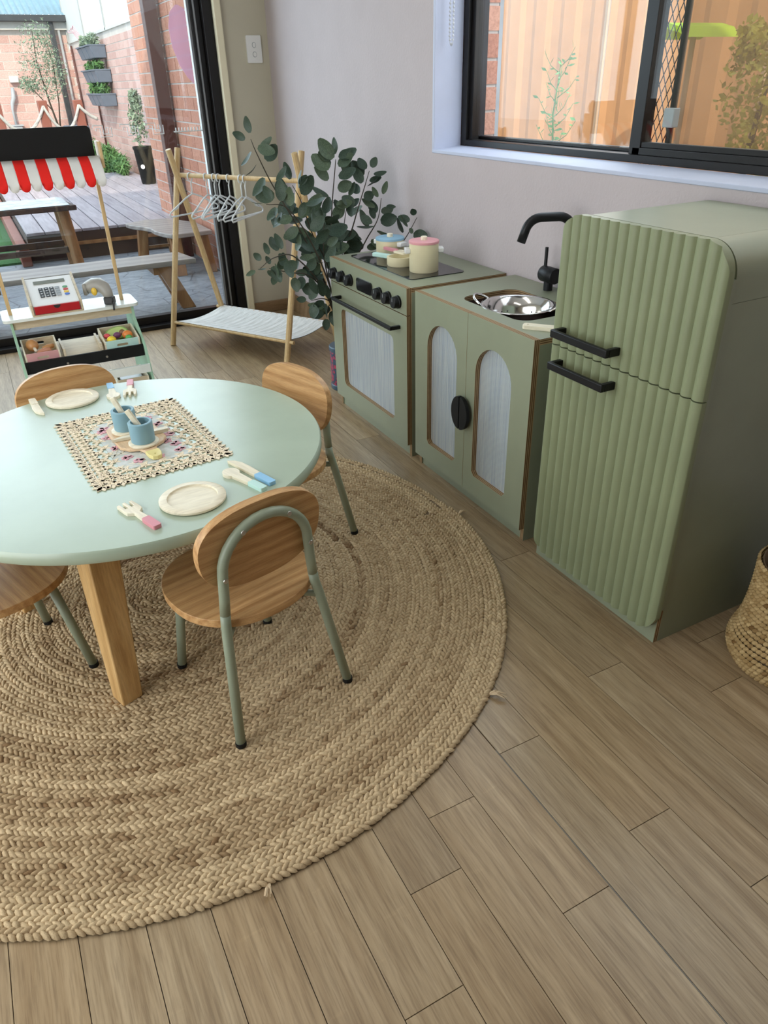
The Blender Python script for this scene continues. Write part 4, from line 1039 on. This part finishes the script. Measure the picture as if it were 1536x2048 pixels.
for nm, lab, x, y, z, r, m_ in (('toy_lemon', 'yellow toy lemon at the front of the mint crate', .356, 3.085, .284, .019, 'lemon'), ('toy_strawberry', 'red toy strawberry at the left of the mint crate', .346, 3.125, .290, .014, 'strawberry'), ('toy_orange', 'orange toy fruit half at the right of the mint crate', .425, 3.115, .288, .021, 'orange'), ('toy_pepper', 'green toy pepper in front of the orange fruit', .424, 3.082, .284, .014, 'pepper'), ('toy_aubergine', 'dark toy vegetable in the middle of the mint crate', .385, 3.118, .290, .016, 'aubergine')):
    tag(sphere(MB(), (0,0,0), r, r*.85, r*.8).build(nm, m_, loc=(x, y, z), smooth='all'), lab, 'toy food')
t = crate('plain wooden toy tray with a clear lid on the lower stall shelf', .335, .455, 2.99, 3.15, .0935, .05, 'plywood_face'); t.rotation_euler = (0,0,0)
tag(MB().box((.35, 3.0, .12), (.44, 3.13, .135)).build('plastic_packet', 'clear_plastic', bevel=.004), 'grey see-through packet in the lower toy tray', 'packet')

# ================================================================ eucalyptus plant behind the oven
pl = thing('eucalyptus_plant', 'tall faux eucalyptus with round grey-green leaves in a tin beside the play oven', 'plant', (1.262, 2.790, 0))
PB = Vector(pl.location)
def local(p): return Vector(p)-PB
MB().lathe([(.066, .022), (.068, .03), (.068, .160), (.066, .168)], 36).build('patterned_tin', 'tin', pl, smooth=True)
for z in (.0, .168): MB().lathe([(.068, z), (.0705, z+.003), (.0705, z+.019), (.068, z+.022)], 36).build('tin_band', 'tin_blue', pl, smooth=True)
MB().lathe([(0, .170), (.064, .178)], 24, cap=False).build('soil', 'deck_dark', pl)
def leaf_mesh(name, wd):
    V = []; F = []; n = 9
    for i in range(n):
        t = i/(n-1); hw_ = wd*math.sin(PI*min(1, t*.93+.035))**.62*(1-.25*t); y = t
        fold = .22*hw_; z = -.12*math.sin(PI*t)-.10*t*t
        V += [(-hw_, y, z+fold), (-hw_*.5, y, z+fold*.35), (0, y, z), (hw_*.5, y, z+fold*.35), (hw_, y, z+fold)]
    for i in range(n-1):
        for j in range(4): a = 5*i+j; F.append((a, a+1, a+6, a+5))
    s = MB().add(V, F); o = s.build(name, 'euc', smooth='all'); me = o.data; bpy.data.objects.remove(o); return me
LM = [leaf_mesh('leaf', .36), leaf_mesh('leaf', .44), leaf_mesh('leaf', .27)]
def spline(pts, n):
    pts = [Vector(p) for p in pts]; P = [pts[0]*2-pts[1]]+pts+[pts[-1]*2-pts[-2]]; out = []
    for i in range(len(pts)-1):
        for k in range(n):
            t = k/n; a, b, c, d = P[i:i+4]
            out.append(.5*((2*b)+(c-a)*t+(2*a-5*b+4*c-d)*t*t+(3*b-a-3*c+d)*t**3))
    out.append(pts[-1]); return out
lr = random.Random(21)
B0 = (1.262, 2.79, .17)
STEMS = [
 ([B0, (1.16,2.75,.50), (1.065,2.74,.70), (.980,2.73,.846), (.928,2.72,.955), (.912,2.72,1.0)], 11, .35, .058),
 ([B0, (1.17,2.70,.46), (1.08,2.66,.66), (.99,2.63,.78), (.91,2.62,.80)], 12, .3, .056),
 ([B0, (1.225,2.80,.48), (1.25,2.83,.70), (1.285,2.85,.87), (1.29,2.85,.905)], 16, .3, .066),
 ([B0, (1.26,2.78,.50), (1.33,2.79,.68), (1.385,2.80,.80), (1.41,2.80,.86)], 11, .4, .056),
 ([B0, (1.15,2.70,.44), (1.02,2.66,.60), (.93,2.64,.615), (.865,2.63,.585)], 11, .35, .048),
 ([B0, (1.18,2.72,.40), (1.08,2.68,.52), (.99,2.66,.55), (.91,2.66,.575)], 10, .4, .044),
 ([B0, (1.20,2.76,.50), (1.13,2.75,.66), (1.09,2.74,.78), (1.06,2.74,.84)], 15, .3, .064),
 ([B0, (1.33,2.79,.42), (1.43,2.68,.55), (1.455,2.60,.63), (1.490,2.565,.71)], 5, .74, .048),
 ([B0, (1.30,2.78,.48), (1.37,2.78,.60), (1.43,2.78,.68), (1.45,2.78,.76)], 11, .4, .054),
 ([B0, (1.20,2.70,.36), (1.13,2.66,.43), (1.06,2.64,.44)], 9, .4, .054),
 ([B0, (1.19,2.74,.44), (1.16,2.72,.58), (1.17,2.72,.72)], 14, .35, .064),
 ([B0, (1.28,2.82,.46), (1.30,2.84,.62), (1.33,2.84,.76)], 12, .35, .062),
 ([B0, (1.19,2.71,.33), (1.155,2.68,.40), (1.13,2.66,.37)], 7, .5, .058),
]
camp = Vector((0, 0, 1.166))
for pts, nl, t0, size in STEMS:
    nl = int(nl*1.35)
    sp_ = spline([local(p) for p in pts], 7); N = len(sp_)
    st_ = MB().tube(sp_, [.0042*(1-.72*i/(N-1)) for i in range(N)], 7).build('stem', 'stem', pl, smooth='all')
    for k in range(nl):
        t = t0+(1-t0)*(k+.5*lr.random())/(nl-.6); t = min(t, 1.0); fi = t*(N-1); i = min(int(fi), N-2)
        p = sp_[i].lerp(sp_[i+1], fi-i); tg = (sp_[min(i+2, N-1)]-sp_[max(i-1, 0)]).normalized()
        toc = (camp-(p+PB)).normalized(); sidev = tg.cross(toc).normalized()
        sgn = 1 if k % 2 else -1
        if k >= nl-1: d = tg+.2*sidev*sgn
        else: d = sidev*sgn*lr.uniform(.6, 1.2)+tg*lr.uniform(-.1, .8)+Vector((lr.uniform(-.4,.4), lr.uniform(-.4,.4), lr.uniform(-.35,.3)))
        d.normalize(); nrm = toc*lr.uniform(.5, 1.2)+Vector((lr.uniform(-.9,.9), lr.uniform(-.9,.9), lr.uniform(-.2,.9)))
        x_ = d.cross(nrm).normalized(); z_ = x_.cross(d)
        pet = .014+.012*lr.random(); sz = size*1.22*lr.uniform(.72, 1.08)*(1-.25*(t > .9))
        lb = p+d*pet
        wp = lb+d*sz+PB
        if wp.x > 1.515: d.x -= 1.2; d.normalize(); x_ = d.cross(nrm).normalized(); z_ = x_.cross(d); lb = p+d*pet
        R3 = Matrix((x_, d, z_)).transposed().to_4x4()
        me = LM[lr.choice((0, 0, 1, 1, 2))]
        lo_ = bpy.data.objects.new('leaf', me); COL.objects.link(lo_); lo_.parent = pl
        lo_.matrix_basis = Matrix.Translation(lb) @ R3 @ Matrix.Diagonal((sz, sz, sz, 1))

# ================================================================ outdoors through the sliding door
gr = struct(MB().box((-14, -8, -.5), (14, 26, -.10)).build('ground', 'concrete'))
struct(MB().box((-4, 4.33, -.12), (1.53, 6.76, -.05)).build('stone_path', 'stone'))
def brick_wall(name, m, origin, udir, ndir, ulen, h, course, blen, joint, depth, back, cap=300, near=None):
    """origin = lower start corner on the face; bricks stand 4 mm proud of the mortar"""
    o = Vector(origin); u = Vector(udir); n = Vector(ndir); up = Vector((0, 0, 1))
    wl_ = struct(bpy.data.objects.new(name, None)); COL.objects.link(wl_); wl_.location = o
    c0 = o-n*.004; c1 = o+u*ulen+up*h-n*back
    lo = [min(a, b) for a, b in zip(c0, c1)]; hi = [max(a, b) for a, b in zip(c0, c1)]
    MB().box(lo, hi).build('mortar_bed', 'mortar', wl_, world=True)
    cells = []
    rows = int(h/course)
    for r in range(rows):
        x = -(.5*blen if r % 2 else 0)
        while x < ulen-.02:
            a, b = max(0, x), min(ulen, x+blen-joint)
            if b-a > .03: cells.append((r, a, b))
            x += blen
    def ctr(c): return o+u*((c[1]+c[2])/2)+up*(c[0]*course+(course-joint)/2+joint)-n*(depth/2)
    cells.sort(key=lambda c: (ctr(c)-Vector(near or (0,0,1.1))).length)
    rotz = math.atan2(u.y, u.x); cache = {}
    for c in cells[:cap]:
        L = round(c[2]-c[1], 3)
        if L not in cache:
            cache[L] = MB().box((-L/2, -depth/2, -(course-joint)/2), (L/2, depth/2, (course-joint)/2)).build('brick', m, wl_, (0,0,0)); b_ = cache[L]
        else: b_ = bpy.data.objects.new('brick', cache[L].data); COL.objects.link(b_); b_.parent = wl_
        b_.location = ctr(c)-o; b_.rotation_euler = (0, 0, rotz)
    rest = cells[cap:]
    if rest:
        s = MB()
        for c in rest:
            p = ctr(c); L = c[2]-c[1]; s.box((-L/2, -depth/2, -(course-joint)/2), (L/2, depth/2, (course-joint)/2), Matrix.Translation(p-o) @ Matrix.Rotation(rotz, 4, 'Z'))
        ob = s.build('far_bricks', m, wl_); ob['kind'] = 'stuff'
        at = ob.data.attributes.new('tint', 'FLOAT', 'POINT'); at.data.foreach_set('value', [v for c in rest for v in [rnd.random()]*8])
    return wl_
brick_wall('wall_brick_near', 'brick', (1.53, 4.9, -.05), (0,1,0), (-1,0,0), 2.43, 2.1, .0815, .232, .0095, .09, .42)
struct(MB().box((1.54, 4.33, -.1), (1.95, 4.9, 2.1)).build('wall_brick_corner', 'mortar'))
brick_wall('wall_brick_garden', 'brick_pale', (2.05, 7.5, .0), (0,1,0), (-1,0,0), 7.3, 1.79, .0815, .232, .0095, .09, .12)
brick_wall('wall_brick_rear', 'brick_pale', (-1.2, 14.8, -.1), (1,0,0), (0,-1,0), 3.25, 2.08, .118, .34, .013, .09, .12, cap=300)
struct(MB().box((1.415, 6.27, -.05), (1.510, 6.37, 2.6)).build('trim_2', 'post_brown', bevel=.004))
# pale sheet-metal screen above the garden wall
scw = struct(bpy.data.objects.new('wall_sheet_screen', None)); COL.objects.link(scw); scw.location = (2.05, 11, 1.79)
for k, (a, b) in enumerate(((7.4, 9.35), (9.40, 11.3), (11.35, 13.0), (13.05, 14.75))):
    s = MB(); V = []; F = []; n = int((b-a)/.03)
    for i in range(n+1):
        y = a+(b-a)*i/n; x = 2.06-(.012 if (i % 4) == 1 and k < 3 else 0)
        V += [(x, y, 1.80), (x, y, 3.3)]
    for i in range(n): F.append((2*i, 2*i+1, 2*i+3, 2*i+2))
    o = s.add(V, F).build('sheet', 'panel', scw, world=True); so_ = o.modifiers.new('t', 'SOLIDIFY'); so_.thickness = .01; so_.offset = 1
    MB().box((2.035, b, 1.79), (2.075, b+.045, 3.3)).build('sheet_post', 'panel_trim', scw, world=True)
MB().box((2.035, 7.4, 1.785), (2.075, 14.8, 1.815)).build('bottom_rail', 'panel', scw, world=True)
# neighbour roof
rf = thing('neighbour_roof', 'blue corrugated steel roof above the rear brick wall', 'roof', (.5, 14.8, 2.0))
s = MB(); V = []; F = []; n = 150
for i in range(n+1):
    x = -2.2+4.4*i/n; z = .018*math.sin(2*PI*x/.09)
    V += [(x, 14.62, 2.17+z), (x, 19.5, 4.0+z)]
for i in range(n): F.append((2*i, 2*i+2, 2*i+3, 2*i+1))
o = s.add(V, F).build('corrugated_sheet', 'roof', rf, world=True, smooth='all'); so_ = o.modifiers.new('t', 'SOLIDIFY'); so_.thickness = .01
MB().box((-2.2, 14.56, 2.075), (2.1, 14.70, 2.165)).build('gutter', 'gutter', rf, world=True, bevel=.01)
MB().box((-2.2, 14.70, 1.975), (2.05, 14.83, 2.10)).build('fascia', 'fascia', rf, world=True)
tag(MB().box((1.77, 14.62, .0), (1.85, 14.70, 2.09)).build('downpipe', 'gutter', bevel=.01), 'dark square downpipe on the rear brick wall', 'pipe')
tag(MB().tube([(1.925, 14.72, 0), (1.925, 14.72, 1.97)], .02, 10).build('conduit', 'grey_plastic', smooth='all'), 'thin pale grey conduit beside the dark downpipe', 'pipe')
hk = thing('meter_cabinet', 'grey wall box with a curved pipe on the rear brick wall', 'meter box', (.965, 14.72, .40))
MB().box((-.10, -.10, 0), (.08, .06, .26)).build('cabinet', 'grey_plastic', hk, bevel=.01); MB().box((-.13, -.12, .26), (.10, .06, .28)).build('lid', 'grey_plastic', hk)
MB().tube([(0, 0, .28), (0, 0, .50), (.02, 0, .58), (.06, 0, .66), (.075, 0, .80)], [.02, .02, .03, .035, .025], 10).build('pipe', 'grey_plastic', hk, smooth='all')
tag(MB().box((1.03, 14.69, 1.27), (1.16, 14.80, 1.36)).build('junction_box', 'white_plastic', bevel=.006), 'small pale junction box high on the rear brick wall', 'junction box')
# deck
DZ, DY, DXL = .18, 6.74, .31
dk = struct(bpy.data.objects.new('deck', None)); COL.objects.link(dk); dk.location = (1.1, 8.8, 0)
nb = 12; bw = (2.02-DXL)/nb
for k in range(nb):
    MB().box((-bw/2+.004, -2.25, -.022), (bw/2-.004, 2.25, 0)).build('deck_board', 'deck', dk, (DXL+bw*(k+.5)-1.1, 8.98-8.8, DZ), bevel=.003)
MB().box((DXL, DY-.005, -.05), (1.98, DY+.02, DZ-.024)).build('deck_riser', 'deck_dark', dk, world=True)
MB().box((DXL, DY+.02, -.06), (2.0, 11.2, DZ-.03)).build('deck_frame', 'deck_dark', dk, world=True)
MB().box((DXL+.3, DY-.03, .06), (1.5, DY-.006, .085)).build('deck_ledge', 'bench_leg', dk, world=True)
tag(MB().box((.225, 6.62, -.05), (.300, 11.2, .085)).build('timber_sleeper', 'post_red', bevel=.008), 'reddish timber sleeper edging between the turf and the deck', 'sleeper')
struct(MB().box((-3.5, 6.77, -.09), (.225, 12.5, -.035)).build('turf', 'turf'))
tag(MB().lathe([(.16, 0), (.19, .03), (.20, .10), (.215, .11), (.215, .125), (.19, .125), (.18, .05), (0, .05)], 36).build('terracotta_bowl', 'brick', loc=(-.03, 9.3, -.035), smooth=True), 'wide terracotta bowl on the turf by the deck', 'planter')
# posts with rope
pt = []
for k, (x, wd) in enumerate(((.49, .11), (.97, .10), (1.345, .10))):
    pt.append(tag(MB().box((-wd/2, -.05, 0), (wd/2, .05, .885-.005*k)).build('rope_post', 'post_red', loc=(x, 10.0, DZ), bevel=.008), 'reddish timber rope post on the deck, %s of three' % ('leftmost', 'middle', 'rightmost')[k], 'post', 'rope posts on the deck'))
for k, (a, b, sag, lab) in enumerate((((.49, .96), (.97, 1.0), .22, 'left'), ((.97, 1.0), (1.345, 1.0), .24, 'right'), ((1.345, 1.0), (1.52, .86), .02, 'short end'))):
    pts = []
    for q in range(13):
        t = q/12; pts.append((a[0]+(b[0]-a[0])*t, 9.94, a[1]+(b[1]-a[1])*t-sag*4*t*(1-t)))
    s = MB()
    for ph in (0, 2.1, 4.2):
        s.tube([(p[0], p[1]+.010*math.cos(i*1.6+ph), p[2]+.010*math.sin(i*1.6+ph)) for i, p in enumerate(pts)], .0125, 7)
    tag(s.build('rope', 'rope', smooth='all'), ('thick grey rope slung between the left and middle posts', 'thick grey rope slung between the middle and right posts', 'knotted rope end at the right rope post')[k], 'rope')
# leaf clouds
def leafcloud(name, m, centres, n, size, seed, parent=None, flat=.5):
    r = np.random.RandomState(seed); V = []; F = []
    for (c, e) in centres:
        k = int(n/len(centres)); d = r.randn(k, 3); d /= np.linalg.norm(d, axis=1)[:,None]; p = np.array(c)+d*np.array(e)*(r.rand(k, 1)**.45)
        a = r.randn(k, 3); a /= np.linalg.norm(a, axis=1)[:,None]; b = np.cross(a, r.randn(k, 3)); b /= np.linalg.norm(b, axis=1)[:,None]
        s_ = size*(.6+.8*r.rand(k, 1)); base = sum(len(v) for v in V)
        q = np.stack([p-a*s_, p+b*s_*flat, p+a*s_, p-b*s_*flat], 1).reshape(-1, 3); V.append(q)
        i = base+4*np.arange(k)[:,None]; F.append(np.concatenate([i+[0,1,2], i+[0,2,3]])) 
    return np_mesh(name, np.concatenate(V), np.concatenate(F), m, parent, smooth=False)
ol = thing('olive_tree', 'airy grey-green olive tree in front of the rear brick wall', 'tree', (1.42, 13.2, 0))
o = leafcloud('foliage', 'olive', [((-.06,0,1.72), (.26,.25,.30)), ((.10,0,1.75), (.16,.2,.30)), ((-.10,0,1.40), (.30,.25,.25)), ((.02,0,1.18), (.26,.22,.18)), ((-.26,0,1.22), (.15,.15,.12)), ((.16,0,1.45), (.16,.2,.25))], 2300, .022, 5, ol, .3); o['kind'] = 'stuff'
s = MB().tube([(.05,0,.2), (.03,0,.6), (-.03,0,1.0), (-.08,0,1.5), (-.05,0,1.9)], [.018,.016,.012,.008,.004], 7); s.tube([(.03,0,.6), (.10,0,1.0), (.13,0,1.5), (.10,0,1.85)], [.012,.009,.006,.003], 7); s.tube([(-.02,0,.9), (-.2,0,1.15), (-.28,0,1.25)], [.008,.006,.003], 6); s.build('trunk', 'stem', ol, smooth='all')
tag(MB().box((1.46, 12.60, 0), (1.80, 12.95, .70)).build('slate_planter_box', 'planter', bevel=.03), 'slate blue planter box below the olive tree', 'planter')
# wall planters
for k, (z, yc, lab) in enumerate(((1.50, 12.12, 'top'), (1.225, 12.05, 'middle'), (.950, 11.98, 'bottom'))):
    t = thing('wall_planter', 'slate blue triple wall planter, %s one of the three on the garden wall' % lab, 'wall planter', (2.045, yc, z), 0, 'planters on the garden wall')
    for q in range(3):
        y0 = -.55+.37*q
        s = MB().add([(-.16,y0+.02,0),(0,y0+.02,0),(0,y0+.33,0),(-.16,y0+.33,0),(-.20,y0,.135),(0,y0,.135),(0,y0+.355,.135),(-.20,y0+.355,.135)], [(0,3,2,1),(4,5,6,7),(0,1,5,4),(1,2,6,5),(2,3,7,6),(3,0,4,7)])
        pp = s.build('pot', 'planter', t, bevel=.008); MB().box((-.215, y0-.005, .135), (0, y0+.36, .150)).build('rim', 'planter', pp)
    for q, dy in enumerate((-.32, .28)):
        o = leafcloud('foliage', 'grass_bed' if k else 'olive', [((-.11, dy, .19+.02*(k == 2)), (.09, .17, .07+.03*(k != 1)))], 200, .035, 40+k*2+q, t, .35); o['kind'] = 'stuff'
    if k == 0:
        s = MB()
        for q in range(4):
            s.tube([(-.12, .2+.08*q, .18), (-.16, .45+.12*q, .34), (-.18, .62+.16*q, .42-.02*q), (-.18, .68+.17*q, .38)], .006, 5)
        s.build('flower_stem', 'flower_pink', t, smooth='all')
for (yc, z0, z1, lab) in ((14.45, .3, 1.75, 'in the far corner of the garden wall'), (12.9, .25, 1.55, 'left of the wall planters')):
    tag(MB().tube([(2.03, yc, z0), (2.03, yc, z1)], .014, 8).build('thin_pipe', 'post_brown', smooth='all'), 'thin dark pipe '+lab, 'pipe')
# garden bed
gb = tag(leafcloud('garden_plants', 'grass_bed', [((1.62,11.45,.34), (.25,.20,.22)), ((1.78,11.4,.32), (.14,.2,.20)), ((1.50,11.6,.42), (.18,.15,.28)), ((1.85,10.9,.29), (.08,.3,.12))], 2600, .07, 9, None, .12), 'low green strappy plants along the garden wall behind the deck', 'plants', kind='stuff')
bp = thing('potted_shrub', 'small variegated shrub in a tall black pot at the end of the deck', 'potted plant', (1.90, 9.55, DZ))
MB().lathe([(.075, 0), (.082, .02), (.110, .36), (.118, .37), (.118, .395), (.105, .395), (.10, .34), (0, .34)], 32).build('pot', 'matte_black', bp, smooth=True)
MB().prism(ell(.024, .024, 18), 0, .003).build('pot_label', 'white_plastic', bp, (-.055, -.083, .19), (PI/2, 0, math.radians(-33)))
leafcloud('foliage', 'olive', [((-.02,0,.62), (.10,.10,.24)), ((.0,0,.85), (.07,.08,.12))], 600, .03, 13, bp, .35)['kind'] = 'stuff'
# benches
def slab(name, pts, z, th, m, parent): return MB().prism([(x, y) for x, y in pts], z-th, z).build(name, m, parent, world=True, bevel=.006)
def legboard(parent, p, q, w_=.05, d=.03, m='bench_leg'):
    p = Vector(p); q = Vector(q); s = MB(); V = []
    for e in (p, q):
        for dx, dy in ((-1,-1),(1,-1),(1,1),(-1,1)): V.append((e.x+dx*w_/2, e.y+dy*d/2, e.z))
    s.add(V, [(0,3,2,1),(4,5,6,7),(0,1,5,4),(1,2,6,5),(2,3,7,6),(3,0,4,7)]); s.build('leg', m, parent, world=True, bevel=.004)
b1 = thing('long_bench', 'long weathered timber bench just outside the glass door', 'bench', (.45, 4.8, -.05))
slab('bench_top', [(-.35, 4.655), (1.13, 4.655), (1.085, 4.925), (-.35, 4.925)], .25, .03, 'bench', b1)
for x, sx in ((.93, 1.05), (-.05, -.15)):
    for y in (4.715, 4.88): legboard(b1, (x, y, .22), (sx, y-.01, -.05), .085, .05)
    MB().box((x-.06, 4.70, .17), (x+.06, 4.90, .22)).build('leg_rail', 'bench_leg', b1, world=True)
b2 = thing('wavy_bench', 'live-edge timber bench with a wavy front by the brick wall', 'bench', (1.28, 5.9, -.05))
slab('bench_top', [(1.01, 6.27), (1.03, 6.16), (1.09, 6.05), (1.13, 5.93), (1.13, 5.80), (1.155, 5.68), (1.20, 5.56), (1.50, 5.57), (1.50, 6.0), (1.36, 6.34), (1.15, 6.36)], .25, .03, 'bench', b2)
for p, q in (((1.12, 6.2, .22), (1.09, 6.22, -.05)), ((1.34, 6.24, .22), (1.36, 6.26, -.05)), ((1.24, 5.66, .22), (1.24, 5.62, -.05)), ((1.44, 5.66, .22), (1.47, 5.62, -.05))): legboard(b2, p, q, .075, .06)
MB().box((1.14, 6.20, .06), (1.34, 6.22, .08)).build('stretcher', 'bench_leg', b2, world=True)
pc = thing('outdoor_play_table', 'timber outdoor play table on log legs in front of the deck', 'table', (.3, 6.3, -.05))
slab('table_top', [(-.6, 6.10), (.665, 6.10), (.60, 6.62), (-.6, 6.62)], .435, .035, 'deck_dark', pc)
for x in (.575, -.4):
    for y, fy in ((6.22, 6.17), (6.50, 6.55)): MB().tube([(x, y, .40), (x+.03, fy, -.05)], [.042, .040], 14).build('leg', 'bench_leg', pc, world=True, smooth=True)
for y in (6.20, 6.52): MB().box((-.42, y-.012, .10), (.59, y+.012, .14)).build('stretcher', 'deck_dark', pc, world=True)
s = MB(); V = []; F = []; r_ = random.Random(4)
for i in range(25):
    for j in range(9):
        V.append((-.6+1.22*i/24, 6.105+.48*j/8, .4375+.012*r_.random()*(1 if 0 < j < 8 and i < 24 else .1)))
for i in range(24):
    for j in range(8): a = i*9+j; F.append((a, a+9, a+10, a+1))
o = s.add(V, F).build('plastic_sheet', 'mint_lt'); so_ = o.modifiers.new('t', 'SOLIDIFY'); so_.thickness = .002; so_.offset = 1; o.data.materials[0] = plain('pale_sheet_film', (.58, .66, .70), .25)
tag(o, 'crumpled pale plastic sheet spread over the outdoor play table', 'plastic sheet')

# ================================================================ outside the side window
struct(MB().box((1.81, -3, -.12), (3.05, 8, -.08)).build('side_path', 'concrete'))
wbk = struct(bpy.data.objects.new('wall_brick_side', None)); COL.objects.link(wbk); wbk.location = (1.755, 2.55, 0)
MB().box((1.73, 2.535, -.1), (1.805, 4.3, 2.6)).build('mortar_bed', 'mortar', wbk, world=True)
MB().box((1.73, .3, -.1), (1.805, 2.535, .92)).build('mortar_bed', 'mortar', wbk, world=True)
z = .935; bm_ = None
for k in range(15):
    o = MB().box((-.0475, -.004, -.036), (.0475, .20, .036)).build('brick', 'brick', wbk) if bm_ is None else bpy.data.objects.new('brick', bm_.data)
    if bm_ is None: bm_ = o
    else: COL.objects.link(o); o.parent = wbk
    o.location = Vector((1.7585, 2.533, z+.0815*k))-wbk.location
tag(MB().box((1.815, 2.545, -.08), (1.835, 2.575, 2.3)).build('cable_cover', 'grey_plastic', bevel=.003), 'grey vertical strip beside the bricks outside the side window', 'conduit')
fn = thing('steel_fence', 'tan ribbed steel fence outside the side window', 'fence', (3.0, 2.6, -.1))
for k in range(9):
    a = -1.5+.96*k; V = []; F = []; prof3 = []
    for q in range(4):
        y = a+.235*q; prof3 += [(3.0, y), (3.0, y+.085), (3.012, y+.125), (3.012, y+.19), (3.0, y+.23)]
    for x, y in prof3: V += [(x, y, -.1), (x, y, 2.15)]
    for i in range(len(prof3)-1): F.append((2*i, 2*i+1, 2*i+3, 2*i+2))
    o = MB().add(V, F).build('fence_sheet', 'fence', fn, world=True); so_ = o.modifiers.new('t', 'SOLIDIFY'); so_.thickness = .006; so_.offset = 1
    MB().box((2.985, a-.018, -.1), (3.06, a+.0, 2.18)).build('fence_post', 'fence_trim', fn, world=True)
wd = thing('tall_weed', 'thin green weed growing up outside the left window pane', 'weed', (2.02, 2.44, -.08))
wr_ = random.Random(12); s = MB(); lf = MB()
def wleaf(p, d, L):
    d = Vector(d).normalized(); u = d.orthogonal().normalized(); q = Vector(p)
    lf.add([q, q+d*L*.5+u*L*.2, q+d*L, q+d*L*.5-u*L*.2], [(0,1,2,3)])
s.tube([(0,0,0), (0,0,.98), (-.01,.005,1.12), (.0,.0,1.24), (.012,.012,1.29), (.012,.03,1.30)], [.004,.0035,.0028,.002,.0014,.001], 6)
for k in range(16):
    z = .98+.31*k/16; a = k*2.4; L = .095*(1-.4*k/16)+.02
    tip = Vector((L*.35*math.cos(a), L*math.sin(a), z+L*.75)); m_ = Vector((L*.2*math.cos(a), L*.6*math.sin(a), z+L*.3))
    s.tube([(0,0,z), m_, tip], [.0016,.0012,.0008], 5)
    for q in range(7):
        t = (q+1)/7; p = Vector((0,0,z)).lerp(m_, min(1, t*2)) if t < .5 else m_.lerp(tip, t*2-1)
        wleaf(p, (wr_.uniform(-.5,.5), wr_.uniform(-1,1), wr_.uniform(-.2,.8)), wr_.uniform(.018,.036))
s.build('stalk', 'weed', wd, smooth='all'); lf.build('leaves', 'weed', wd)['kind'] = 'stuff'
yt = thing('reflected_shrub', 'yellow-green shrub added in place of a tree reflected in the right window pane', 'shrub', (2.62, 2.06, -.08))  # built outside to imitate the yard tree mirrored in the glass
leafcloud('foliage', 'ytree', [((0,.0,1.18), (.16,.12,.16)), ((0,-.14,1.22), (.18,.16,.14)), ((0,.06,1.32), (.08,.06,.09)), ((0,-.06,1.0), (.12,.12,.14))], 1500, .013, 31, yt, .6)['kind'] = 'stuff'
MB().tube([(0,-.03,0), (0,0,.6), (0,-.02,1.0), (0,-.05,1.3)], [.02,.016,.012,.006], 8).build('trunk', 'stem', yt, smooth='all')
um = thing('reflected_canopy', 'lime green shade roof on a pole added in place of a reflection in the right window pane', 'shade', (2.62, 2.42, -.08))  # added geometry imitating the green shape mirrored in the glass
MB().prism([(-.10, 0), (-.06, .035), (0, .05), (.06, .035), (.10, 0), (.06, .018), (0, .03), (-.06, .018)], -.14, .14).build('canopy', 'green_cloth', um, (0, -.03, 1.355), (PI/2, 0, PI/2*0+math.radians(88)))
MB().tube([(0, -.03, 0), (0, -.03, 1.40)], .011, 8).build('pole', 'fence_trim', um, smooth='all')
